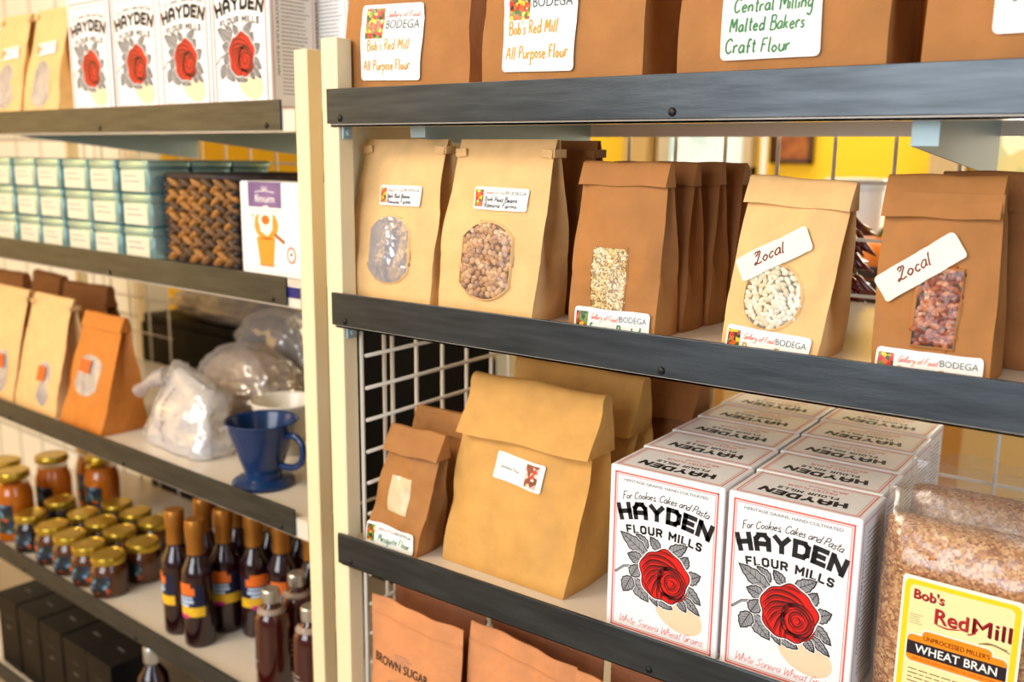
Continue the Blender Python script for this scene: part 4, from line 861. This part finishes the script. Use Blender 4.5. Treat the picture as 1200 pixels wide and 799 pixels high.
for side in range(4):
    L = bw if side in (0, 2) else bd; O = bd if side in (0, 2) else bw; n = int(2 * L / .030)
    for row in range(7):
        for half in (0, 1):
            for i in range(n):
                s_ = -L + (i + .5 + .25 * half) * 2 * L / n * .97; z = .012 + row * .0188 + half * .0088
                M = Matrix.Rotation(side * PI / 2, 3, 'Z') @ Matrix.Rotation((.46 if half else -.46), 3, 'Y')
                p = Matrix.Rotation(side * PI / 2, 3, 'Z') @ Vector((s_, -O + .007 + rnd.uniform(-.001, .001), z))
                mb.use(rnd.choice(WV) if side == 0 else WD); mb.ell(p, (.0195, .0078, .0066), M, 10, 6)
mb.build('braided_walls', t, True)
mb = MB().use(WD); mb.tube([(-bw + .005, -bd + .006, bh), (bw - .005, -bd + .006, bh), (bw - .005, bd - .006, bh), (-bw + .005, bd - .006, bh), (-bw + .005, -bd + .006, bh)], .0062, 8); mb.build('rim', t, True)
t = empty('filter_box', 'white tea filter box with purple panel and orange tea glass picture', 'box', LP(-.104, .080, U2), LR)
fw, fd, fh = .143, .055, .1385
mb = MB().use(BOARD); mb.box(-fw / 2, -fd / 2, 0, fw / 2, fd / 2, fh, .0015)
pr = Print(); PUR = mat('ink_purple', (84, 66, 128), .4, c2=(128, 100, 150), vscale=12); ORG = mat('ink_tea', (240, 150, 50), .4); ORD_ = mat('ink_tea_dark', (206, 106, 30), .4)
pr.rrect(-.011, fh * .37, fw * .56, fh * .27, 0, PUR, 1, 4, 3); pr.text('finum', -.011, fh * .29, .0115, WHITE, 2, width=fw * .33, bold=.005)
pr.stroke(smooth([(-.034, fh * .395), (-.011, fh * .41), (.013, fh * .395)]), .0012, WHITE, 2)
for k in range(5): pr.stroke(smooth([(-.011, fh * .42), (-.011 + (k - 2) * .0035, fh * .435), (-.011 + (k - 2) * .002, fh * .455)]), .0008, WHITE, 2)
pr.text('TEA FILTERS', -.011, fh * .185, .0042, PALE, 1, width=fw * .52, sp=1.2); pr.lines(-.04, fh * .15, .06, 1, .003, .001, PALE, 1)
pr.poly([(-.034, -.012), (.012, -.012), (.006, -.056), (-.026, -.056)], ORG, 1); pr.ellipse(-.009, .006, .029, .022, ORG, 1); pr.ellipse(-.010, .010, .019, .016, ORD_, 2); pr.poly([(-.028, .012), (-.022, .032), (-.006, .036), (.008, .026), (.006, .0), (-.006, -.010), (-.022, -.004)], mat('ink_filter', (246, 236, 224), .5), 3); pr.ellipse(-.010, .014, .010, .007, ORD_, 4)
pr.stroke([(.010, -.006), (.034, -.018)], .006, mat('ink_wood', (168, 96, 50), .5), 3); pr.stroke([(-.028, .012), (-.046, .022)], .002, ORG, 2)
pr.ellipse(.049, -.035, .0105, .0125, mat('ink_seal', (232, 100, 60), .5), 2); pr.ellipse(.049, -.035, .0075, .0095, WHITE, 3); pr.ellipse(.049, -.034, .003, .003, SLATE, 4)
pr.lines(-.04, -.0535, .07, 1, .003, .0012, GREYINK, 3, 8)
pr.put(mb, lambda x, y, o: (x, -fd / 2 - o, fh / 2 + y), .0001, .00008); mb.build('box_body', t)
mb = MB().use(BOARD); mb.box(-fw / 2 + .002, -fd / 2 + .001, fh, fw / 2 - .002, fd / 2 - .001, fh + .0012, .0004); mb.build('lid_flap', t)

# ------------------------------------------------------------------ left rack, third shelf
GD = 'paper bags on the third left shelf'
def lbag(label, x, y, w, d, h, m, seed, win=True, **kw):
    b = Bag('coffee_bag', label, LP(x, y, U3), LR + kw.pop('rz', 0), w, d, h, m, seed=seed, tw=kw.pop('tw', .92), lean=kw.pop('lean', .02), w1=1.03, group=GD, **kw)
    if win:
        b.window('oval', win[0], win[1], win[2], win[3], 'foil', FILM2, seed)
        pr = Print(); pr.rrect(0, 0, win[2] * .55, win[3] * .32, .001, mat('sticker_orange', (236, 96, 30), .5), 0, 3, 3); b.sticker(pr, 'sticker', 'small orange sticker', base=.0045, u=win[0] - win[2] * .12, v=win[1] + win[3] * .22)
    return b
b = lbag('tan paper bag with tin tie and oval window, beside the orange brown bag', -.868, .062, .178, .08, .232, K_TAN, 81, (.028, .06, .052, .09)); b.tie(.214)
b = lbag('tan paper bag with tin tie, leftmost on the third left shelf', -1.058, .062, .178, .08, .232, K_TAN, 82, (.028, .06, .052, .09)); b.tie(.214)
b = lbag('orange brown paper bag with oval window, right end of the paper bags', -.672, .066, .158, .10, .212, K_ORG, 83, (-.008, .100, .086, .076), conv=1.0, gus=.15); b.fold(.028, .008)
for k, (x, y, rz, h) in enumerate([(-.93, .185, .10, .238), (-1.115, .19, -.08, .246), (-1.30, .18, .05, .236)]):
    b = lbag(['dark brown paper bag with folded top standing behind the orange brown bag', 'dark brown paper bag with folded top standing behind the two tan bags', 'dark brown paper bag with folded top behind the leftmost tan bag'][k], x, y, .17, .09, h, K_DRK_SHADED, 85 + k, None, rz=rz, lean=0); b.fold(.045, .02, dx=0)
t = empty('added_dark_board', 'black board added at the right end of the third left shelf to darken the view', 'board', LP(.0195, .235, U3), LR)  # added sheet, keeps the view through the side grid black
mb = MB().use(mat('board_black', (12, 12, 13), .7, spec=.2)); mb.box(-.003, -.175, 0, .003, .175, .335, .0008); mb.build('panel', t)
mb = MB().use(DARKB); mb.box(-.0045, -.18, 0, .0045, -.174, .337, .0005); mb.box(-.0045, .174, 0, .0045, .18, .337, .0005); mb.box(-.0045, -.174, .333, .0045, .174, .337, .0005); mb.build('edge_trim', t)
# pack of white filters in its twisted clear bag
t = empty('filter_pack', 'crumpled clear pack of white paper filters beside the blue dripper', 'filter pack', LP(-.415, .085, U3), LR - .05)
wm = mat('filter_paper', (222, 216, 218), .6, var=.04, vscale=30, bump=.3, bscale=40)
def pk(k, amp):
    def g(u, v):
        a = 2 * PI * u; c, s_ = math.cos(a), math.sin(a); ex, ey = abs(c) ** .5 * (1 if c > 0 else -1), abs(s_) ** .6 * (1 if s_ > 0 else -1)
        ww = .104 - .026 * v; n = amp * noise.noise((ex * 2.4, ey * 2, v * 3.1)) + amp * .6 * abs(noise.noise((ex * 5, ey * 4, v * 6.5)))
        e = math.sin(PI * min(1, .12 + .88 * v)) ** .35 if v < 1 else .0
        return (ex * ww * k * (.75 + .25 * e) - .012 * v + n, ey * (.05 - .016 * v) * k * e + n + .03 * v, v * .128 * (1 + .1 * ex * -1) * k + .002)
    return g
mb = MB().use(wm); mb.grid(pk(.93, .008), 44, 22, True); mb.add([pk(.93, .008)(i / 44, 1) for i in range(44)], [list(range(44))]); mb.build('paper_filters', t, True)
mb = MB().use(CLEARP); g1 = pk(1.03, .011); mb.grid(g1, 56, 28, True)
mb.build('clear_wrapper', t, True)
mb = MB().use(FILM2); mb.tube([(-.075, .01, .118), (-.10, .0, .112), (-.125, -.006, .098), (-.145, -.01, .082)], [.020, .014, .008, .015], 10, False); mb.build('twisted_end', t, True)
pr = Print(); pr.text('CONE FILTERS', 0, 0, .0085, mat('ink_taupe', (96, 78, 66), .6), 1, width=.092, bold=.01); pr.xf(lambda x, y: (-.018 - y + x * -.1, .062 + x)); pr.text('No. 2', .012, .066, .006, PALE, 1)
def pkF(x, z, o):
    v = max(0, min(1, z / .130)); q = min((g1(.58 + .34 * i / 60, v) for i in range(61)), key=lambda p: abs(p[0] - x)); return (x, q[1] - .0015 - o, z)
mb = MB(); pr.put(mb, pkF, .001); mb.build('printing', t)
for k, (x, y, z, w, d, h, lab) in enumerate([(-.47, .262, 0, .235, .12, .16, 'crumpled clear plastic bag of filters right behind the white filter pack'), (-.53, .375, 0, .25, .08, .205, 'taller crumpled clear plastic bag at the back, against the black cabinet'), (-.93, .585, 1.0705 - U3, .50, .14, .10, 'crumpled clear plastic bag lying on top of the black cabinet, under the second shelf')]):
    blob_bag('plastic_bag', lab, 'plastic bag', LP(x, y, U3 + z), LR, w, d, h, CLEARP, 20 + k, group='clear bags of filters', inner=mat(f'bag_filling_{k}', ((206, 186, 166), (150, 140, 136), (128, 112, 100))[k], .7, c2=((150, 110, 76), (96, 84, 80), (70, 52, 44))[k], vscale=18, bump=.4), lump=.16)
def dripper(label, loc, rz, m, holder):
    t = empty('coffee_dripper', label, 'dripper', loc, rz, 'ceramic cone drippers')
    mb = MB().use(m); N = 48
    def cone(u, v, rr, rib):
        a = 2 * PI * u; r = .030 + (.0575 - .030) * v; r = r * rr - (rib * (1 if int(u * N) % 2 else 0) if rib else 0)
        return (r * math.cos(a), r * math.sin(a), .022 + .082 * v)
    mb.grid(lambda u, v: cone(u, v, 1, 0), N, 10, True); mb.grid(lambda u, v: (lambda p: (p[0], p[1], p[2] + .0005))(cone(u, v, .93, .0016)), N, 10, True)
    mb.lathe([(.0575, .104), (.0585, .1055), (.057, .107), (.0535, .1045)], N, False); mb.lathe([(.001, .028), (.0285, .027)], N, False); mb.build('cone', t, True, auto=50)
    mb = MB().use(m); mb.lathe([(.030, .024), (.030, .012), (.044, .010), (.050, .006), (.050, .001), (.047, 0), (.001, 0)], 40); mb.build('base_plate', t, True, auto=50)
    mb = MB().use(m); mb.tube(smooth([(.048, 0, .085), (.068, 0, .088), (.082, 0, .075), (.080, 0, .050), (.062, 0, .036), (.036, 0, .036)], 5), .0055, 10); mb.build('handle', t, True)
dripper('navy blue ceramic cone dripper near the end of the third left shelf', LP(-.158, .062, U3), LR + .2, mat('ceramic_navy', (24, 52, 96), .25, coat=.3), 0)
dripper('cream white ceramic cone dripper behind the navy one', LP(-.232, .164, U3), LR + .6, mat('ceramic_cream', (232, 224, 208), .25, coat=.3), 0)

# ------------------------------------------------------------------ left rack, fourth shelf: jars and bottles
GOLD = mat('lid_gold', (206, 172, 62), .28, .85); GLABEL = speckle('jar_label', [(30, 36, 40), (196, 80, 30), (44, 70, 44), (40, 54, 90), (34, 36, 40), (110, 150, 170), (26, 28, 30)], 110, .4)
def jar(label, loc, r, h, body, group, rz=0):
    t = empty('jar', label, 'jar', loc, LR + rz, group)
    mb = MB().use(body); mb.lathe([(r * .80, 0), (r * .95, .002), (r, .008), (r, h * .62), (r * .96, h * .70), (r * .86, h * .76), (r * .84, h * .82)], 26); mb.build('jar_body', t, True, auto=50)
    lh = .016; mb = MB().use(GOLD); mb.lathe([(r * .90, h - lh), (r * .93, h - lh + .002), (r * .93, h - .004), (r * .90, h - .001), (r * .80, h), (r * .77, h - .0012), (.001, h - .001)], 32); mb.build('lid', t, True, auto=40)
    mb = MB().use(GLABEL); mb.grid(lambda u, v: (lambda a: ((r + .0006) * math.cos(a), (r + .0006) * math.sin(a), h * (.14 + .42 * v)))(-PI / 2 - 1.05 + 2.1 * u), 14, 3); mb.build('label', t, True)
    return t
HON = mat('honey_amber', (200, 104, 22), .08, coat=.6, trans=.35, spec=.5); JAM = mat('preserve_brown', (92, 50, 24), .1, coat=.6, trans=.2); DJ = mat('preserve_dark', (34, 22, 20), .12, coat=.6); HON2 = mat('honey_orange', (206, 112, 20), .1, coat=.6, trans=.3)
PX = [('first', 'front'), ('second', 'front'), ('third', 'front'), ('fourth', 'front')]
jp = jar('small gold lidded jar, nearest the gold capped bottles in the front row', LP(-.652, .044, U4), .0355, .082, JAM, 'small gold lidded jars')
dj = jar('small gold lidded jar of dark preserve, leftmost of the front row', LP(-.985, .044, U4), .0355, .082, DJ, 'small gold lidded jars')
WL = {2: 'second', 3: 'third', 4: 'fourth'}
for k, x in enumerate((-.730, -.808, -.886)): dup(jp, LP(x, .044, U4), LR + .1 * k, f'small gold lidded jar, {WL[k + 2]} in the front row counting from the bottles')
for k, x in enumerate((-.658, -.750, -.829, -.906)): dup(jp, LP(x, .122, U4), LR - .2 + .1 * k, 'small gold lidded jar, ' + ('first' if k == 0 else WL[k + 1]) + ' in the middle row counting from the bottles')
dup(dj, LP(-1.018, .125, U4), LR, 'small gold lidded jar of dark preserve, behind the leftmost front jar')
for k, x in enumerate((-.745, -.822, -.902)): dup(jp, LP(x, .198, U4), LR - .2 + .1 * k, 'small gold lidded jar, ' + ('first' if k == 0 else WL[k + 1]) + ' in the rear row counting from the bottles')
TJ = [(-1.035, .235, 'tall gold lidded honey jar standing closest to the small jars at the back'), (-1.075, .05, 'tall gold lidded honey jar left of the dark preserve jar at the front edge'), (-1.12, .16, 'tall gold lidded honey jar in the middle of the honey jars'), (-1.135, .265, 'tall gold lidded honey jar at the back of the honey jars'), (-1.165, .07, 'tall gold lidded honey jar at the left edge of the picture')]
tj = None
for x, y, lab in TJ:
    if tj is None: tj = jar(lab, LP(x, y, U4), .039, .158, HON2, 'tall honey jars')
    else: dup(tj, LP(x, y, U4), LR, lab)
SYR = mat('syrup_dark', (40, 14, 16), .08, coat=.8); SYL = speckle('syrup_label', [(16, 20, 50), (236, 120, 30), (240, 190, 40), (40, 60, 130), (226, 226, 236), (20, 22, 40)], 85, .4)
LY_ = mat('label_lemon', (236, 184, 40), .45, var=.12, vscale=60); LBK = mat('label_ink', (22, 26, 54), .45); LMG = mat('label_magenta', (206, 40, 130), .45); LOR = mat('label_flame', (232, 112, 34), .45); LWB = mat('label_ice', (196, 214, 240), .45)
def bottle(label, loc, rz, group='slim gold capped syrup bottles'):
    t = empty('syrup_bottle', label, 'bottle', loc, LR + rz, group); r, h = .0275, .232
    mb = MB().use(SYR); mb.lathe([(r * .85, 0), (r * .97, .002), (r, .006), (r, .128), (r * .93, .142), (r * .62, .160), (r * .50, .172), (r * .46, .20)], 24); mb.build('glass_body', t, True, auto=60)
    mb = MB().use(mat('foil_gold', (176, 116, 44), .35, .6)); mb.lathe([(r * .58, .170), (r * .56, .196), (r * .60, .2), (r * .63, .203), (r * .63, h - .003), (r * .58, h), (.001, h)], 24); mb.build('foil_cap', t, True, auto=40)
    mb = MB()
    def cyl(a0, a1, z0, z1, m, off): mb.use(m); mb.grid(lambda u, v: (lambda a: ((r + off) * math.cos(a), (r + off) * math.sin(a), z0 + (z1 - z0) * v))(-PI / 2 + a0 + (a1 - a0) * u), 8, 2)
    cyl(-1.3, 1.3, .060, .118, LBK, .0005); cyl(-1.3, 1.3, .060, .078, LY_, .0007); cyl(-.9, .7, .100, .114, LOR, .0008); cyl(-.6, .45, .106, .122, LOR, .0009); cyl(-.75, .55, .094, .0975, LWB, .0009); cyl(-.8, .6, .086, .0915, LWB, .0009); cyl(-.55, .3, .079, .084, LWB, .0009); cyl(-.5, .25, .057, .064, LMG, .0009)
    mb.build('label', t, True)
    return t
BT = [(-.345, .048, .1, 'slim gold capped syrup bottle at the front, its bright label facing out'), (-.413, .050, -.5, 'slim gold capped syrup bottle at the front, closest to the jars'), (-.428, .118, .3, 'slim gold capped syrup bottle, directly behind the two front bottles'), (-.352, .110, .6, 'slim gold capped syrup bottle behind the bright labelled front bottle'), (-.397, .170, .2, 'slim gold capped syrup bottle, third back from the front edge'), (-.297, .135, 1.2, 'slim gold capped syrup bottle in the middle of the group, label turned away'), (-.237, .150, .7, 'slim gold capped syrup bottle under the end of the shelf above'), (-.172, .165, .5, 'slim gold capped syrup bottle behind the silver capped bottles'), (-.105, .175, .4, 'slim gold capped syrup bottle nearest the cream post'), (-.335, .20, 0, 'slim gold capped syrup bottle at the back left of the group'), (-.265, .215, 0, 'slim gold capped syrup bottle at the back right of the group')]
bp_ = None
for x, y, rz, lab in BT:
    if bp_ is None: bp_ = bottle(lab, LP(x, y, U4), rz)
    else: dup(bp_, LP(x, y, U4), LR + rz, lab)
def flask(label, loc, rz):
    t = empty('cordial_bottle', label, 'bottle', loc, LR + rz, 'round shouldered silver capped bottles'); r, h = .0285, .168
    mb = MB().use(mat('cordial_red', (74, 22, 18), .06, coat=.8, trans=.25)); mb.lathe([(r * .85, 0), (r * .97, .002), (r, .006), (r, .108), (r * .95, .122), (r * .75, .134), (r * .45, .141), (r * .42, .152)], 28); mb.build('glass_body', t, True, auto=60)
    mb = MB().use(mat('cap_silver', (200, 198, 192), .3, .8)); mb.lathe([(r * .50, .147), (r * .52, .149), (r * .52, h - .002), (r * .46, h), (.001, h)], 24); mb.build('screw_cap', t, True, auto=40)
    mb = MB().use(mat('collar_grey', (150, 132, 122), .4)); mb.lathe([(r * .80, .1295), (r * .83, .1315), (r * .74, .1345), (r * .6, .138)], 28, False); mb.build('neck_ring', t, True)
    pr = Print(); pr.lines(-.016, .06, .03, 4, .009, .003, PALE, 0, 3); mb = MB(); pr.put(mb, lambda x, y, o: ((r + o) * math.sin(x / r), -(r + o) * math.cos(x / r), y), .0005); mb.build('printing', t)
    return t
fp = flask('silver capped bottle of red cordial standing alone at the front', LP(-.132, .048, U4), -.5)
dup(fp, LP(-.148, .112, U4), LR + .6, 'silver capped bottle of red cordial directly behind the front one'); dup(fp, LP(-.036, .050, U4), LR - .1, 'silver capped bottle of red cordial beside the cream post')

# ------------------------------------------------------------------ left rack, lowest shelf: black boxes
BB = mat('box_black', (13, 11, 11), .45, var=.15, vscale=12, spec=.25); BBT = mat('box_ink_grey', (96, 88, 84), .5); bb = None
for k, (x, lab) in enumerate([(-.675, 'black carton on the lowest left shelf, nearest the dark bottle'), (-.775, 'black carton on the lowest left shelf, second from the dark bottle'), (-.880, 'black carton on the lowest left shelf, third from the dark bottle'), (-.985, 'black carton on the lowest left shelf, fourth from the dark bottle'), (-1.09, 'black carton on the lowest left shelf, fifth from the dark bottle')]):
    loc = LP(x, .068, U5)
    if bb is None:
        bb = empty('gift_box', lab, 'box', loc, LR, 'black cartons on the lowest left shelf')
        mb = MB().use(BB); mb.box(-.049, -.05, 0, .049, .05, .162, .0015)
        pr = Print(); pr.rrect(0, .040, .03, .006, 0, BBT, 1, 2, 1); pr.rrect(0, .012, .022, .004, 0, BBT, 1, 2, 1); pr.put(mb, lambda x, y, o: (x, -.05 - o, .09 + y), .0001)
        pr = Print(); pr.rrect(0, 0, .026, .005, 0, BBT, 1, 2, 1); pr.put(mb, lambda x, y, o: (x, y, .1732 + o), .0001); mb.build('carton_body', bb)
        mb = MB().use(BB); mb.box(-.0497, -.0507, .128, .0497, .0507, .173, .0012); mb.build('lid', bb)
    else: dup(bb, loc, LR, lab)
t = empty('oil_bottle', 'dark bottle with metal cap beside the black cartons on the lowest left shelf', 'bottle', LP(-.55, .065, U5), LR)
mb = MB().use(SYR); mb.lathe([(.026, 0), (.031, .003), (.032, .15), (.028, .17), (.014, .19), (.012, .205)], 26); mb.build('glass_body', t, True, auto=60)
mb = MB().use(MATS['cap_silver']); mb.lathe([(.015, .195), (.016, .197), (.016, .226), (.014, .229), (.001, .229)], 24); mb.build('cap', t, True, auto=40)
